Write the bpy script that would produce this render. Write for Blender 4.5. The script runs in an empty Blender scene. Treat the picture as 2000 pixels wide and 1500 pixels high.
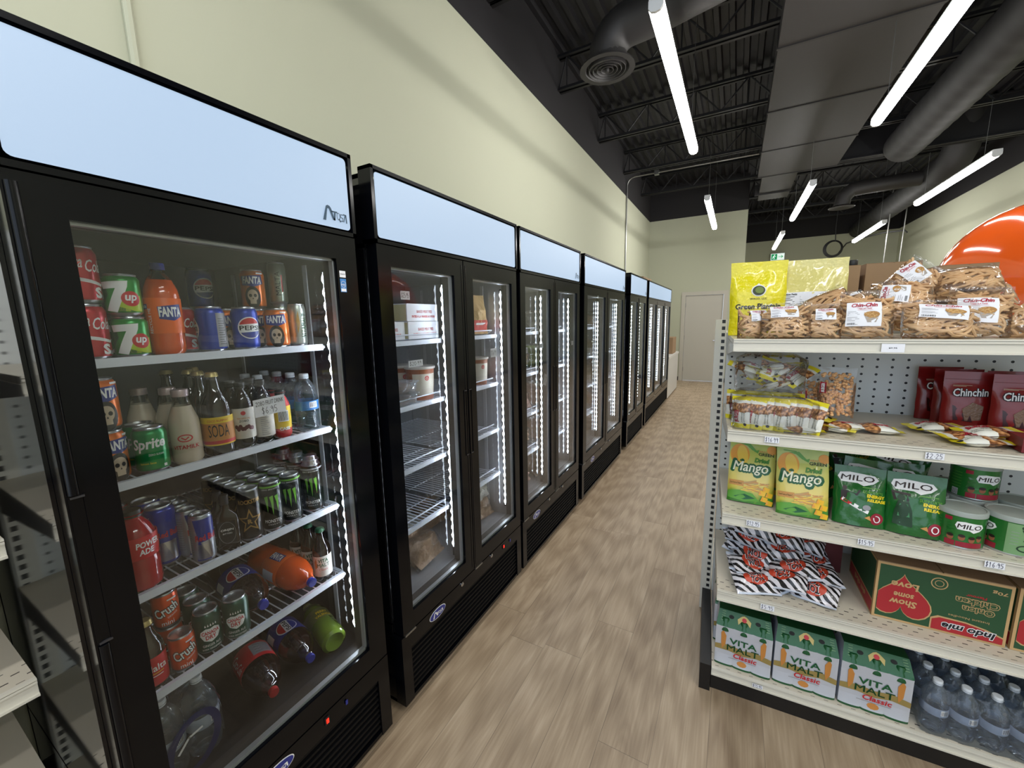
import bpy, bmesh, math, random
from mathutils import Vector, Matrix, Euler, noise
PI = math.pi
C = bpy.context.scene.collection
SC = bpy.context.scene
# ------------------------------------------------------------------ camera, world, exposure
cam_d = bpy.data.cameras.new('camera'); cam = bpy.data.objects.new('camera', cam_d); C.objects.link(cam)
cam_d.sensor_width = 36.0; cam_d.lens = 779.0 * 36.0 / 2000.0; cam_d.clip_start = 0.02; cam_d.clip_end = 100
Rm = Matrix(((0.87437311, -0.05842984, 0.4817236), (0.48484177, 0.1461167, -0.8623099), (-0.02000323, 0.98754031, 0.15608974)))
cam.matrix_world = Matrix.Translation((0, 0, 1.60)) @ Rm.to_4x4()
SC.camera = cam
SC.view_settings.view_transform = 'Standard'; SC.view_settings.look = 'None'
SC.view_settings.exposure = 0.0; SC.view_settings.gamma = 1.0
W = bpy.data.worlds.new('world'); SC.world = W; W.use_nodes = True
W.node_tree.nodes['Background'].inputs[0].default_value = (0.72, 0.84, 1.0, 1)
W.node_tree.nodes['Background'].inputs[1].default_value = 1.9
TUBE_E, HEAD_E, LED_E = 42.0, 0.61, 11.0

# ------------------------------------------------------------------ materials
def srgb(r, g=None, b=None):
    if g is None: g = b = r
    return tuple(((c / 255) / 12.92 if c / 255 <= 0.04045 else ((c / 255 + 0.055) / 1.055) ** 2.4) for c in (r, g, b))
MATS = {}
def mat(name, col, rough=0.5, metal=0.0, **k):
    if name in MATS: return MATS[name]
    m = bpy.data.materials.new(name); m.use_nodes = True; MATS[name] = m
    p = m.node_tree.nodes['Principled BSDF']
    p.inputs['Base Color'].default_value = (*srgb(*col), 1); p.inputs['Roughness'].default_value = rough; p.inputs['Metallic'].default_value = metal
    if 'emit' in k:
        p.inputs['Emission Color'].default_value = (*srgb(*k.get('ecol', col)), 1); p.inputs['Emission Strength'].default_value = k['emit']
    if 'coat' in k: p.inputs['Coat Weight'].default_value = k['coat']; p.inputs['Coat Roughness'].default_value = 0.05
    if 'alpha' in k: p.inputs['Alpha'].default_value = k['alpha']
    if 'spec' in k: p.inputs['Specular IOR Level'].default_value = k['spec']
    if 'bump' in k:
        nt = m.node_tree; n = nt.nodes.new('ShaderNodeTexNoise'); n.inputs['Scale'].default_value = k['bump'][0]; n.inputs['Detail'].default_value = 3
        t = nt.nodes.new('ShaderNodeTexCoord'); b = nt.nodes.new('ShaderNodeBump'); b.inputs['Strength'].default_value = k['bump'][1]; b.inputs['Distance'].default_value = k['bump'][2] if len(k['bump']) > 2 else 0.01
        nt.links.new(t.outputs['Object'], n.inputs['Vector']); nt.links.new(n.outputs['Fac'], b.inputs['Height']); nt.links.new(b.outputs['Normal'], p.inputs['Normal'])
    return m
class NT:   # small node helper
    def __init__(s, m): s.m = m; s.t = m.node_tree; s.p = s.t.nodes['Principled BSDF']
    def n(s, typ, **k):
        x = s.t.nodes.new('ShaderNode' + typ)
        for a, b in k.items():
            if hasattr(x, a): setattr(x, a, b)
        return x
    def l(s, a, b): s.t.links.new(a, b)
    def put(s, sock, v):
        if isinstance(v, (int, float)): sock.default_value = v
        else: s.l(v, sock)
    def math(s, op, a, b=None, c=None):
        x = s.n('Math', operation=op); s.put(x.inputs[0], a)
        if b is not None: s.put(x.inputs[1], b)
        if c is not None: s.put(x.inputs[2], c)
        return x.outputs[0]
    def coord(s, kind='Object'):
        t = s.n('TexCoord'); sp = s.n('SeparateXYZ'); s.l(t.outputs[kind], sp.inputs[0]); return t.outputs[kind], sp.outputs
    def comb(s, x, y, z):
        c = s.n('CombineXYZ')
        for i, v in enumerate((x, y, z)): s.put(c.inputs[i], v)
        return c.outputs[0]
    def noise(s, vec, scale, detail=3, rough=0.5, dist=0.0):
        x = s.n('TexNoise'); s.l(vec, x.inputs['Vector']); x.inputs['Scale'].default_value = scale; x.inputs['Detail'].default_value = detail
        x.inputs['Roughness'].default_value = rough; x.inputs['Distortion'].default_value = dist; return x.outputs['Fac']
    def ramp(s, fac, stops, mode='LINEAR'):
        r = s.n('ValToRGB'); r.color_ramp.interpolation = mode; s.put(r.inputs[0], fac); e = r.color_ramp.elements
        while len(e) > 1: e.remove(e[-1])
        e[0].position = stops[0][0]; e[0].color = (*srgb(*stops[0][1]), 1)
        for pos, c in stops[1:]: q = e.new(pos); q.color = (*srgb(*c), 1)
        return r.outputs[0]
    def mix(s, f, a, b):
        x = s.n('Mix', data_type='RGBA'); s.put(x.inputs[0], f)
        for i, v in ((6, a), (7, b)):
            if isinstance(v, tuple): x.inputs[i].default_value = (*srgb(*v), 1)
            else: s.l(v, x.inputs[i])
        return x.outputs[2]
    def bump(s, h, strength, dist=0.01):
        b = s.n('Bump'); b.inputs['Strength'].default_value = strength; b.inputs['Distance'].default_value = dist; s.l(h, b.inputs['Height']); s.l(b.outputs[0], s.p.inputs['Normal'])
    def col(s, c): s.l(c, s.p.inputs['Base Color'])

def glassy(name, tint, gloss_rough=0.03, fac=None, ior=1.5, bump=None, gloss=(1, 1, 1), op=0.0, opcol=(200, 200, 200)):
    """thin film or pane: clear, with a Fresnel reflection on top; op = how milky"""
    m = bpy.data.materials.new(name); m.use_nodes = True; MATS[name] = m; nt = m.node_tree; nt.nodes.clear()
    o = nt.nodes.new('ShaderNodeOutputMaterial'); tr = nt.nodes.new('ShaderNodeBsdfTransparent'); tr.inputs[0].default_value = (*tint, 1)
    gl = nt.nodes.new('ShaderNodeBsdfGlossy'); gl.inputs['Roughness'].default_value = gloss_rough; gl.inputs[0].default_value = (*gloss, 1)
    fr = nt.nodes.new('ShaderNodeFresnel'); fr.inputs[0].default_value = ior; mx = nt.nodes.new('ShaderNodeMixShader')
    nt.links.new(fr.outputs[0], mx.inputs[0]); nt.links.new(tr.outputs[0], mx.inputs[1]); nt.links.new(gl.outputs[0], mx.inputs[2])
    if bump:
        n = nt.nodes.new('ShaderNodeTexNoise'); n.inputs['Scale'].default_value = bump[0]; n.inputs['Detail'].default_value = 2; n.inputs['Distortion'].default_value = 1.0
        t = nt.nodes.new('ShaderNodeTexCoord'); b = nt.nodes.new('ShaderNodeBump'); b.inputs['Strength'].default_value = bump[1]; b.inputs['Distance'].default_value = 0.01
        nt.links.new(t.outputs['Object'], n.inputs['Vector']); nt.links.new(n.outputs['Fac'], b.inputs['Height'])
        nt.links.new(b.outputs[0], gl.inputs['Normal']); nt.links.new(b.outputs[0], fr.inputs['Normal'])
    last = mx.outputs[0]
    if op > 0:
        d = nt.nodes.new('ShaderNodeBsdfDiffuse'); d.inputs[0].default_value = (*srgb(*opcol), 1); m2 = nt.nodes.new('ShaderNodeMixShader'); m2.inputs[0].default_value = op
        nt.links.new(last, m2.inputs[1]); nt.links.new(d.outputs[0], m2.inputs[2]); last = m2.outputs[0]
    nt.links.new(last, o.inputs[0]); return m

# ------------------------------------------------------------------ mesh builder
TXT = {}
def text_tris(s, bold=0.0, shear=0.0, space=1.0):
    key = (s, bold, shear, space)
    if key in TXT: return TXT[key]
    cu = bpy.data.curves.new('lettering', 'FONT'); cu.body = s; cu.offset = bold; cu.shear = shear; cu.resolution_u = 2; cu.space_character = space
    o = bpy.data.objects.new('lettering', cu); C.objects.link(o); dg = bpy.context.evaluated_depsgraph_get()
    me = bpy.data.meshes.new_from_object(o.evaluated_get(dg)); vs = [(v.co.x, v.co.y) for v in me.vertices]; fs = [tuple(p.vertices) for p in me.polygons]
    bpy.data.objects.remove(o); bpy.data.curves.remove(cu); bpy.data.meshes.remove(me)
    x0 = min(v[0] for v in vs); x1 = max(v[0] for v in vs); y0 = min(v[1] for v in vs); y1 = max(v[1] for v in vs)
    vs = [((x - x0) / (x1 - x0) - 0.5, (y - y0) / (y1 - y0) - 0.5) for x, y in vs]
    TXT[key] = (vs, fs); return TXT[key]
def rot2(p, a): c, s = math.cos(a), math.sin(a); return (p[0] * c - p[1] * s, p[0] * s + p[1] * c)
class MB:
    def __init__(s): s.v = []; s.f = []; s.m = []; s.mats = []; s.uv = {}
    def mi(s, m):
        if m not in s.mats: s.mats.append(m)
        return s.mats.index(m)
    def add(s, vs, fs, m, M=None, uvs=None):
        b = len(s.v); k = s.mi(m)
        for i, p in enumerate(vs):
            p = Vector(p); s.v.append(M @ p if M else p)
            if uvs: s.uv[b + i] = uvs[i]
        for f in fs: s.f.append(tuple(b + i for i in f)); s.m.append(k)
        return s
    def box(s, lo, hi, m, M=None):
        x0, y0, z0 = lo; x1, y1, z1 = hi
        return s.add([(x0, y0, z0), (x1, y0, z0), (x1, y1, z0), (x0, y1, z0), (x0, y0, z1), (x1, y0, z1), (x1, y1, z1), (x0, y1, z1)],
                     [(0, 3, 2, 1), (4, 5, 6, 7), (0, 1, 5, 4), (1, 2, 6, 5), (2, 3, 7, 6), (3, 0, 4, 7)], m, M)
    def lathe(s, prof, m, seg=24, M=None, mats=None):
        n = len(prof); vs = []
        for r, z in prof:
            for j in range(seg): a = 2 * PI * j / seg; vs.append((r * math.cos(a), r * math.sin(a), z))
        for i in range(n - 1):
            fs = []
            for j in range(seg):
                a, b = i * seg + j, i * seg + (j + 1) % seg
                fs.append((a, b, b + seg, a + seg))
            if i == 0: base = len(s.v); s.add(vs, [], m, M)
            k = s.mi(mats[i] if mats else m)
            for f in fs: s.f.append(tuple(base + q for q in f)); s.m.append(k)
        return s
    def tube(s, pts, r, m, seg=6, M=None, cap=True, radii=None):
        pts = [Vector(p) for p in pts]; vs = []; n = len(pts); up = Vector((0.13, 0.31, 0.94))
        for i, p in enumerate(pts):
            t = (pts[min(i + 1, n - 1)] - pts[max(i - 1, 0)]).normalized()
            if abs(t.dot(up)) > 0.95: up = Vector((0.9, 0.2, 0.1))
            a = t.cross(up).normalized(); b = t.cross(a); rr = radii[i] if radii else r
            if i: # keep frame from twisting
                a = (pa - t * pa.dot(t)).normalized(); b = t.cross(a)
            pa = a
            for j in range(seg): w = 2 * PI * j / seg; vs.append(p + (a * math.cos(w) + b * math.sin(w)) * rr)
        fs = [(i * seg + j, i * seg + (j + 1) % seg, (i + 1) * seg + (j + 1) % seg, (i + 1) * seg + j) for i in range(n - 1) for j in range(seg)]
        if cap: fs += [tuple(reversed(range(seg))), tuple((n - 1) * seg + j for j in range(seg))]
        return s.add(vs, fs, m, M)
    def grid(s, fn, nu, nv, m, M=None, flip=False):
        vs = []; uvs = []
        for j in range(nv + 1):
            for i in range(nu + 1): u, v = i / nu, j / nv; vs.append(fn(u, v)); uvs.append((u, v))
        fs = []
        for j in range(nv):
            for i in range(nu):
                a = j * (nu + 1) + i; q = (a, a + 1, a + nu + 2, a + nu + 1); fs.append(tuple(reversed(q)) if flip else q)
        return s.add(vs, fs, m, M, uvs)
    def flat(s, vs, fs, mp, m, step=None):
        """2D faces put on a surface by mp(u, v); step cuts them so that they follow a curve"""
        if step:
            bm = bmesh.new(); bv = [bm.verts.new((x, y, 0)) for x, y in vs]
            for f in fs:
                try: bm.faces.new([bv[i] for i in f])
                except ValueError: pass
            for ax in (0, 1) if isinstance(step, tuple) else (0,):
                st = step[ax] if isinstance(step, tuple) else step
                lo = min(p[ax] for p in vs); hi = max(p[ax] for p in vs); k = math.floor(lo / st) + 1
                while k * st < hi:
                    no = (1, 0, 0) if ax == 0 else (0, 1, 0); co = tuple(k * st * q for q in no)
                    bmesh.ops.bisect_plane(bm, geom=bm.verts[:] + bm.edges[:] + bm.faces[:], plane_co=co, plane_no=no); k += 1
            bm.verts.index_update(); vs = [(v.co.x, v.co.y) for v in bm.verts]; fs = [[v.index for v in f.verts] for f in bm.faces]; bm.free()
        return s.add([mp(x, y) for x, y in vs], fs, m)
    def text(s, t, mp, m, u, v, w, h, bold=0.0, shear=0.0, rot=0.0, step=None, space=1.0):
        if 'M' in t and bold > 0:   # this glyph does not thicken cleanly: fatten it by shifted copies
            e = bold * .55 * h
            for du, dv in ((-e, 0), (e, 0), (0, -e), (0, e), (-.7 * e, .7 * e), (.7 * e, .7 * e), (-.7 * e, -.7 * e), (.7 * e, -.7 * e)): s.text(t, mp, m, u + du, v + dv, w, h, 0.0, shear, rot, step, space)
            return s
        vs, fs = text_tris(t, bold, shear, space)
        q = []
        for x, y in vs: a = rot2((x * w, y * h), rot); q.append((a[0] + u, a[1] + v))
        return s.flat(q, fs, mp, m, step)
    def ell(s, mp, m, u, v, a, b, rot=0, seg=28, step=None, a0=0, a1=2 * PI):
        q = [rot2((a * math.cos(a0 + (a1 - a0) * k / seg), b * math.sin(a0 + (a1 - a0) * k / seg)), rot) for k in range(seg)]
        return s.flat([(x + u, y + v) for x, y in q], [tuple(range(seg))], mp, m, step)
    def ring(s, mp, m, u, v, a, b, w, rot=0, seg=28, step=None):
        q = [rot2((A * math.cos(2 * PI * k / seg), B * math.sin(2 * PI * k / seg)), rot) for A, B in ((a, b), (a - w, b - w)) for k in range(seg)]
        return s.flat([(x + u, y + v) for x, y in q], [(k, (k + 1) % seg, seg + (k + 1) % seg, seg + k) for k in range(seg)], mp, m, step)
    def rect(s, mp, m, u0, v0, u1, v1, step=None): return s.flat([(u0, v0), (u1, v0), (u1, v1), (u0, v1)], [(0, 1, 2, 3)], mp, m, step)
    def poly(s, mp, m, pts, step=None):
        """any simple outline (ear-cut by Blender)"""
        from mathutils.geometry import tessellate_polygon
        tri = tessellate_polygon([[Vector((x, y, 0)) for x, y in pts]])
        return s.flat(list(pts), [tuple(t) for t in tri], mp, m, step)
    def line(s, mp, m, pts, w):
        for (x0, y0), (x1, y1) in zip(pts, pts[1:]):
            d = math.hypot(x1 - x0, y1 - y0) or 1e-6; nx, ny = -(y1 - y0) / d * w / 2, (x1 - x0) / d * w / 2; ex, ey = (x1 - x0) / d * w * .3, (y1 - y0) / d * w * .3
            s.flat([(x0 + nx - ex, y0 + ny - ey), (x0 - nx - ex, y0 - ny - ey), (x1 - nx + ex, y1 - ny + ey), (x1 + nx + ex, y1 + ny + ey)], [(0, 1, 2, 3)], mp, m)
    def build(s, name, parent=None, loc=(0, 0, 0), rot=None, smooth=True, kind=None, label=None, recalc=False):
        me = bpy.data.meshes.new(name); me.from_pydata([tuple(p) for p in s.v], [], s.f)
        for m in s.mats: me.materials.append(m)
        me.polygons.foreach_set('material_index', s.m)
        if s.uv:
            l = me.uv_layers.new(name='UVMap'); vi = [0] * len(me.loops); me.loops.foreach_get('vertex_index', vi); dat = []
            for i in vi: dat.extend(s.uv.get(i, (0, 0)))
            l.data.foreach_set('uv', dat)
        if smooth: me.polygons.foreach_set('use_smooth', [True] * len(me.polygons)); me.update(); me.set_sharp_from_angle(angle=math.radians(38))
        if recalc:
            bm = bmesh.new(); bm.from_mesh(me); bmesh.ops.recalc_face_normals(bm, faces=bm.faces); bm.to_mesh(me); bm.free()
        me.update(); o = bpy.data.objects.new(name, me); C.objects.link(o); o.location = loc
        if rot is not None: o.rotation_euler = rot
        if parent: o.parent = parent
        if kind: o['kind'] = kind
        if label: o['label'] = label
        return o
def MT(loc, rz=0, rx=0, ry=0, sc=None):
    M = Matrix.Translation(loc) @ Matrix.Rotation(rz, 4, 'Z') @ Matrix.Rotation(ry, 4, 'Y') @ Matrix.Rotation(rx, 4, 'X')
    return M @ Matrix.Diagonal((*sc, 1)) if sc else M
def tag(o, label, cat, group=None):
    o['label'] = label; o['category'] = cat
    if group: o['group'] = group
    return o
def thing(name, label, cat, loc=(0, 0, 0), rot=(0, 0, 0), group=None):
    o = bpy.data.objects.new(name, None); C.objects.link(o); o.location = loc; o.rotation_euler = rot; o.empty_display_size = 0.05
    return tag(o, label, cat, group)
def kids(o): return [c for c in C.objects if c.parent == o]
KIDS = {}
def dup(root, loc, rot=(0, 0, 0), label=None, group=None, scale=None):
    """a copy of a thing with copies of its parts and sub-parts"""
    if root.name not in KIDS:
        KIDS[root.name] = [(c, kids(c)) for c in kids(root)]
    r = root.copy(); C.objects.link(r); r.location = loc; r.rotation_euler = rot
    if scale: r.scale = scale
    if label: r['label'] = label
    if group: r['group'] = group
    for ch, gs in KIDS[root.name]:
        c = ch.copy(); C.objects.link(c); c.parent = r
        for g in gs: d = g.copy(); C.objects.link(d); d.parent = c
    return r
class Proto:
    """first use moves the model itself, later uses copy it"""
    def __init__(s, root): s.r = root; s.used = False
    def put(s, loc, rot=(0, 0, 0), label=None, group=None, scale=None):
        if s.used: return dup(s.r, loc, rot, label, group, scale)
        KIDS[s.r.name] = [(c, kids(c)) for c in kids(s.r)]
        s.used = True; s.r.location = loc; s.r.rotation_euler = rot
        if scale: s.r.scale = scale
        if label: s.r['label'] = label
        if group: s.r['group'] = group
        return s.r
def struct(o): o['kind'] = 'structure'; return o

BLACK = mat('black_paint_gloss', (6, 7, 11), 0.14, spec=0.24)
BLACKM = mat('black_matt', (18, 18, 20), 0.5)
CREAM = mat('cream_wall_paint', (181, 183, 162), 0.85, bump=(60, 0.05, 0.002))
BLKWALL = mat('black_wall_paint', (28, 26, 29), 0.8)
STEEL = mat('galvanised', (150, 150, 148), 0.35, 0.9)
CHROME = mat('chrome', (200, 200, 205), 0.15, 1.0)
WHITE = mat('white_plastic', (232, 234, 238), 0.4)
WIREW = mat('white_coated_wire', (225, 230, 240), 0.35)
PAPER = mat('paper_white', (238, 240, 246), 0.6)
INK = mat('ink_black', (20, 20, 30), 0.6)
RED = mat('red_print', (196, 30, 40), 0.4)
WHITEP = mat('white_print', (240, 240, 240), 0.45)

# ------------------------------------------------------------------ room
XL, XR, YB, YF, XC = -2.05, 3.95, 11.0, 15.9, 0.10
def floor_mat():
    m = mat('vinyl_plank', (150, 135, 115), 0.42); n = NT(m); v, s = n.coord()
    PW, PL = 0.185, 1.22
    row = n.math('FLOOR', n.math('DIVIDE', s[0], PW)); off = n.math('FRACT', n.math('MULTIPLY', n.math('SINE', n.math('MULTIPLY', row, 12.9898)), 43758.5))
    yy = n.math('ADD', n.math('DIVIDE', s[1], PL), off); col = n.math('FLOOR', yy)
    h = n.math('FRACT', n.math('MULTIPLY', n.math('SINE', n.math('ADD', n.math('MULTIPLY', row, 78.233), n.math('MULTIPLY', col, 37.719))), 4375.85))
    ox = n.math('MULTIPLY', h, 13.0)
    vec = n.comb(n.math('MULTIPLY', n.math('ADD', s[0], ox), 9.0), n.math('MULTIPLY', n.math('ADD', s[1], ox), 0.9), ox)
    g1 = n.noise(vec, 1.1, 6, 0.62, 1.6)
    vec2 = n.comb(n.math('MULTIPLY', n.math('ADD', s[0], ox), 120.0), n.math('MULTIPLY', s[1], 3.0), ox)
    g2 = n.noise(vec2, 1.0, 4, 0.6, 0.4)
    wav = n.n('TexWave', wave_type='RINGS', rings_direction='X'); wav.inputs['Scale'].default_value = 1.3; wav.inputs['Distortion'].default_value = 7; wav.inputs['Detail'].default_value = 3; n.l(vec, wav.inputs['Vector'])
    f = n.math('ADD', n.math('MULTIPLY', g1, 0.50), n.math('ADD', n.math('MULTIPLY', g2, 0.34), n.math('MULTIPLY', wav.outputs['Fac'], 0.14)))
    cn = n.noise(n.comb(n.math('MULTIPLY', n.math('ADD', s[0], ox), 6.0), n.math('MULTIPLY', n.math('ADD', s[1], ox), 0.55), ox), 1.0, 1.5, 0.4, 0.6)
    cs = n.math('MULTIPLY', n.math('SINE', n.math('MULTIPLY', cn, 150.0)), n.math('SUBTRACT', g1, 0.22))
    f = n.math('ADD', f, n.math('MULTIPLY', cs, 0.085))
    f = n.math('ADD', f, n.math('MULTIPLY', n.math('SUBTRACT', h, 0.5), 0.14))
    c = n.ramp(f, [(0.25, (134, 114, 91)), (0.42, (156, 136, 111)), (0.58, (175, 155, 129)), (0.75, (191, 172, 147))])
    fx = n.math('FRACT', n.math('DIVIDE', s[0], PW)); fy = n.math('FRACT', yy)
    e = n.math('MAXIMUM', n.math('LESS_THAN', fx, 0.010), n.math('LESS_THAN', fy, 0.0018))
    n.col(n.mix(n.math('MULTIPLY', e, 0.55), c, (70, 60, 50)))
    n.bump(f, 0.08, 0.004); return m
b = MB(); b.box((XL - .1, -4.2, -0.1), (XR + .1, YF + .1, 0), floor_mat()); struct(b.build('floor', smooth=False))
def wall(name, lo, hi, split=4.0):
    w = MB(); w.box((lo[0], lo[1], 0), (hi[0], hi[1], split), CREAM); w.box((lo[0], lo[1], split), (hi[0], hi[1], 4.9), BLKWALL); return struct(w.build(name, smooth=False))
wall('wall_left', (XL - .12, -4.2), (XL, YB + .12))
# back wall with the door opening
DX0, DX1, DZ = -1.17, -0.25, 2.17
w = MB(); w.box((XL, YB, 0), (DX0, YB + .12, 4.0), CREAM); w.box((DX1, YB, 0), (XC, YB + .12, 4.0), CREAM); w.box((DX0, YB, DZ), (DX1, YB + .12, 4.0), CREAM)
w.box((XL, YB, 4.0), (XC, YB + .12, 4.9), BLKWALL); struct(w.build('wall_back', smooth=False))
wall('wall_partition', (XC - .12, YB + .12), (XC, YF)); wall('wall_far', (XC - .12, YF), (XR + .12, YF + .12)); wall('wall_right', (XR, -4.2), (XR + .12, YF))
b = MB(); dk = mat('steel_deck_black', (24, 23, 27), 0.6)
n_ = int((XR - XL) / 0.15) + 1; vs = []; 
for i in range(n_):
    x = XL + i * 0.15
    for dx, dz in ((0, 0), (.05, 0), (.065, .045), (.135, .045)): vs.append((min(x + dx, XR), dz))
P = [(x, -4.2, 4.78 + z) for x, z in vs] + [(x, YF, 4.78 + z) for x, z in vs]; k = len(vs)
b.add(P, [(i + 1, i, k + i, k + i + 1) for i in range(k - 1)], dk); b.box((XL, -4.2, 4.84), (XR, YF, 4.9), dk); struct(b.build('ceiling', smooth=False))
JST = mat('joist_black', (22, 21, 23), 0.55)
for i, y in enumerate((1.75, 3.4, 5.0, 6.62, 8.24, 9.86, 11.5, 13.1, 14.7)):
    x0 = XL if y < YB else XC; b = MB()
    for z in (4.34, 4.70):
        for s_ in (-1, 1):
            b.box((x0, y + s_ * .012, z), (XR, y + s_ * .055, z + .006), JST); b.box((x0, y + s_ * .012, z), (XR, y + s_ * .018, z + .05), JST)
    x = x0 + .1; up = False; px = x0
    while x < XR:
        b.tube([(px, y, 4.37 if not up else 4.72), (x, y, 4.72 if not up else 4.37)], .011, JST, 5); px = x; x += .32; up = not up
        if up: b.tube([(px, y, 4.37), (px, y, 4.72)], .009, JST, 5)
    struct(b.build('trim_joist', smooth=False))
b = MB(); b.box((1.40, 9.25, 4.20), (XR, 9.28, 4.78), JST); b.box((1.40, 9.19, 4.20), (XR, 9.34, 4.215), JST); b.box((1.40, 9.19, 4.76), (XR, 9.34, 4.78), JST); struct(b.build('trim_girder', smooth=False))
# door
DOORM = mat('door_taupe', (186, 182, 172), 0.55); FRM = mat('door_frame_taupe', (186, 181, 170), 0.5)
d = MB(); d.box((DX0 + .045, YB + .02, 0.012), (DX1 - .045, YB + .06, DZ - .04), DOORM); do = struct(d.build('door_1', smooth=False))
f = MB(); f.box((DX0 - .05, YB - .018, 0), (DX0 + .04, YB + .12, DZ + .05), FRM); f.box((DX1 - .04, YB - .018, 0), (DX1 + .05, YB + .12, DZ + .05), FRM); f.box((DX0 + .04, YB - .018, DZ - .035), (DX1 - .04, YB + .12, DZ + .05), FRM); f.build('door_frame', do, smooth=False)
h_ = MB(); h_.tube([(DX1 - .10, YB + .02, 1.03), (DX1 - .10, YB - .04, 1.03), (DX1 - .22, YB - .045, 1.03)], .011, CHROME, 8); h_.lathe([(0, -.001), (.028, 0), (.028, .012), (0, .013)], CHROME, 16, MT((DX1 - .10, YB + .02, 1.03), rx=PI / 2)); h_.build('door_handle', do)
for z in (.3, 1.1, 1.9):
    q = MB(); q.tube([(DX0 + .043, YB + .015, z - .05), (DX0 + .043, YB + .015, z + .05)], .008, STEEL, 8); q.build('hinge', do)
BB = mat('baseboard_black', (40, 36, 34), 0.5)
for nm, lo, hi in (('baseboard_left', (XL, -4, 0), (XL + .012, YB, .1)), ('baseboard_back', (XL + .013, YB - .012, 0), (DX0 - .052, YB, .1)), ('baseboard_back', (DX1 + .052, YB - .012, 0), (XC, YB, .1)), ('baseboard_right', (XR - .012, -4, 0), (XR, YF, .1))):
    q = MB(); q.box(lo, hi, BB); struct(q.build(nm, smooth=False))

# tube lights
TUBE = mat('lamp_diffuser', (255, 253, 250), 0.5, emit=TUBE_E)
def tube_light(wire, name='ceiling_light'):
    t = thing(name, '', 'light', group='linear ceiling lights')
    q = MB(); q.box((-.040, -1.21, .026), (.040, 1.21, .045), WHITE); q.build('housing', t, smooth=False)
    q = MB(); pr = [(-.042, .025), (-.042, -.015), (-.026, -.034), (0, -.04), (.026, -.034), (.042, -.015), (.042, .025)]
    vs = [(x, -1.19, z) for x, z in pr] + [(x, 1.19, z) for x, z in pr]
    q.add(vs, [(i, i + 1, i + 8, i + 7) for i in range(6)], TUBE); q.build('diffuser', t)
    for y in (-1.2, 1.2):
        q = MB(); q.add([(x, y + s * .01, z) for s in (-1, 1) for x, z in pr], [tuple(range(7)), tuple(range(13, 6, -1))] + [(i, i + 1, i + 8, i + 7) for i in range(6)], WHITE); q.build('end_cap', t, smooth=False)
    for y in (-.9, .9): q = MB(); q.tube([(0, y, .04), (0, y, wire)], .0022, STEEL, 5); q.build('hanging_wire', t)
    return t
TL = {w: Proto(tube_light(w)) for w in (1.36, .70)}
for x, y, lab in ((-.52, 3.96, 'long lit tube light hanging nearest above the refrigerators and aisle'), (-.50, 8.42, 'lit tube light hanging before the back wall above the door'),
                  (1.07, 4.18, 'long lit tube light beside the wide black duct, steeply slanting in view'), (.83, 8.46, 'lit tube light just beyond the deep girder under the open joists'), (.80, 12.3, 'small lit tube light furthest away, above the exit sign'),
                  (2.55, 8.35, 'lit tube light hanging along the cream right-hand wall'), (2.50, 12.25, 'lit tube light above the cardboard boxes, near the hanging cable coil'),
                  (-.52, -.4, 'tube light over the aisle behind the viewer'), (1.07, -.2, 'tube light over the shelving behind the viewer'), (2.55, 4.1, 'tube light near the wall outside the view'), (2.55, -.2, 'tube light by the shop front outside the view')):
    TL[.70 if x > 0 and y < 9 else 1.36].put((x, y, 3.42), label=lab)
# ducts
DUCT = mat('duct_black', (36, 34, 34), 0.55); DUCTS = mat('duct_seam', (30, 28, 28), 0.6)
b = MB(); b.box((.20, 1.0, 4.13), (1.36, 9.15, 4.33), DUCT); b.box((.27, 9.15, 4.15), (.82, 11.0, 4.33), DUCT)
for y in (2.2, 3.6, 5.0, 6.4, 7.8, 9.15, 10.4): x1 = 1.37 if y < 9.2 else .83; b.box((.19, y, 4.12), (x1, y + .03, 4.335), DUCTS)
tag(b.build('air_duct', smooth=False), 'wide flat black rectangular duct running down the ceiling with seams', 'duct')
SPD = mat('spiral_black', (22, 21, 22), .65)
for R_, x, z, y0, y1, lab in ((.25, 2.18, 4.25, 1.6, 9.16, 'thick round black spiral duct on the near side of the deep girder'),):
    b = MB(); n_ = int((y1 - y0) / .07); b.lathe([(0, 0)] + [(R_ + (.007 if k % 4 == 0 else 0), k * .07) for k in range(n_)] + [(0, (n_ - 1) * .07)], SPD, 24, MT((x, y0, z), rx=-PI / 2)); tag(b.build('spiral_duct'), lab, 'duct')
b = MB(); ys = [10.1 + .07 * k for k in range(82)]; b.tube([(3.0, 9.42, 4.70), (3.0, 9.48, 4.42), (3.0, 9.60, 4.20), (3.0, 9.80, 4.07)] + [(3.0, y, 4.05) for y in ys], .22, SPD, 24, radii=[.22] * 4 + [.22 + (.007 if k % 4 == 0 else 0) for k in range(82)]); tag(b.build('spiral_duct'), 'round black spiral duct running beyond the girder to the far wall', 'duct')
b = MB(); b.tube([(2.79, 10.4, 4.02), (2.1, 10.4, 4.0), (1.82, 10.4, 3.98), (1.70, 10.4, 3.86), (1.68, 10.4, 3.70)], .13, DUCT, 16); b.lathe([(0, .03), (.1, .02), (.2, 0), (.21, .01), (.12, .05)], DUCT, 20, MT((1.68, 10.4, 3.66))); tag(b.build('branch_duct'), 'short black branch duct with a round diffuser off the spiral duct', 'duct')
t = thing('flexible_duct', 'black flexible round duct bending down to a round diffuser', 'duct')
b = MB(); pts = [(.2, 3.62, 4.10), (-.3, 3.72, 4.08), (-.75, 3.82, 4.07)]
for k in range(8): a = k / 7 * PI / 2; pts.append((-.93 - .20 * math.sin(a), 3.84 + .02 * k / 7, 4.07 - .20 * (1 - math.cos(a))))
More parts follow.
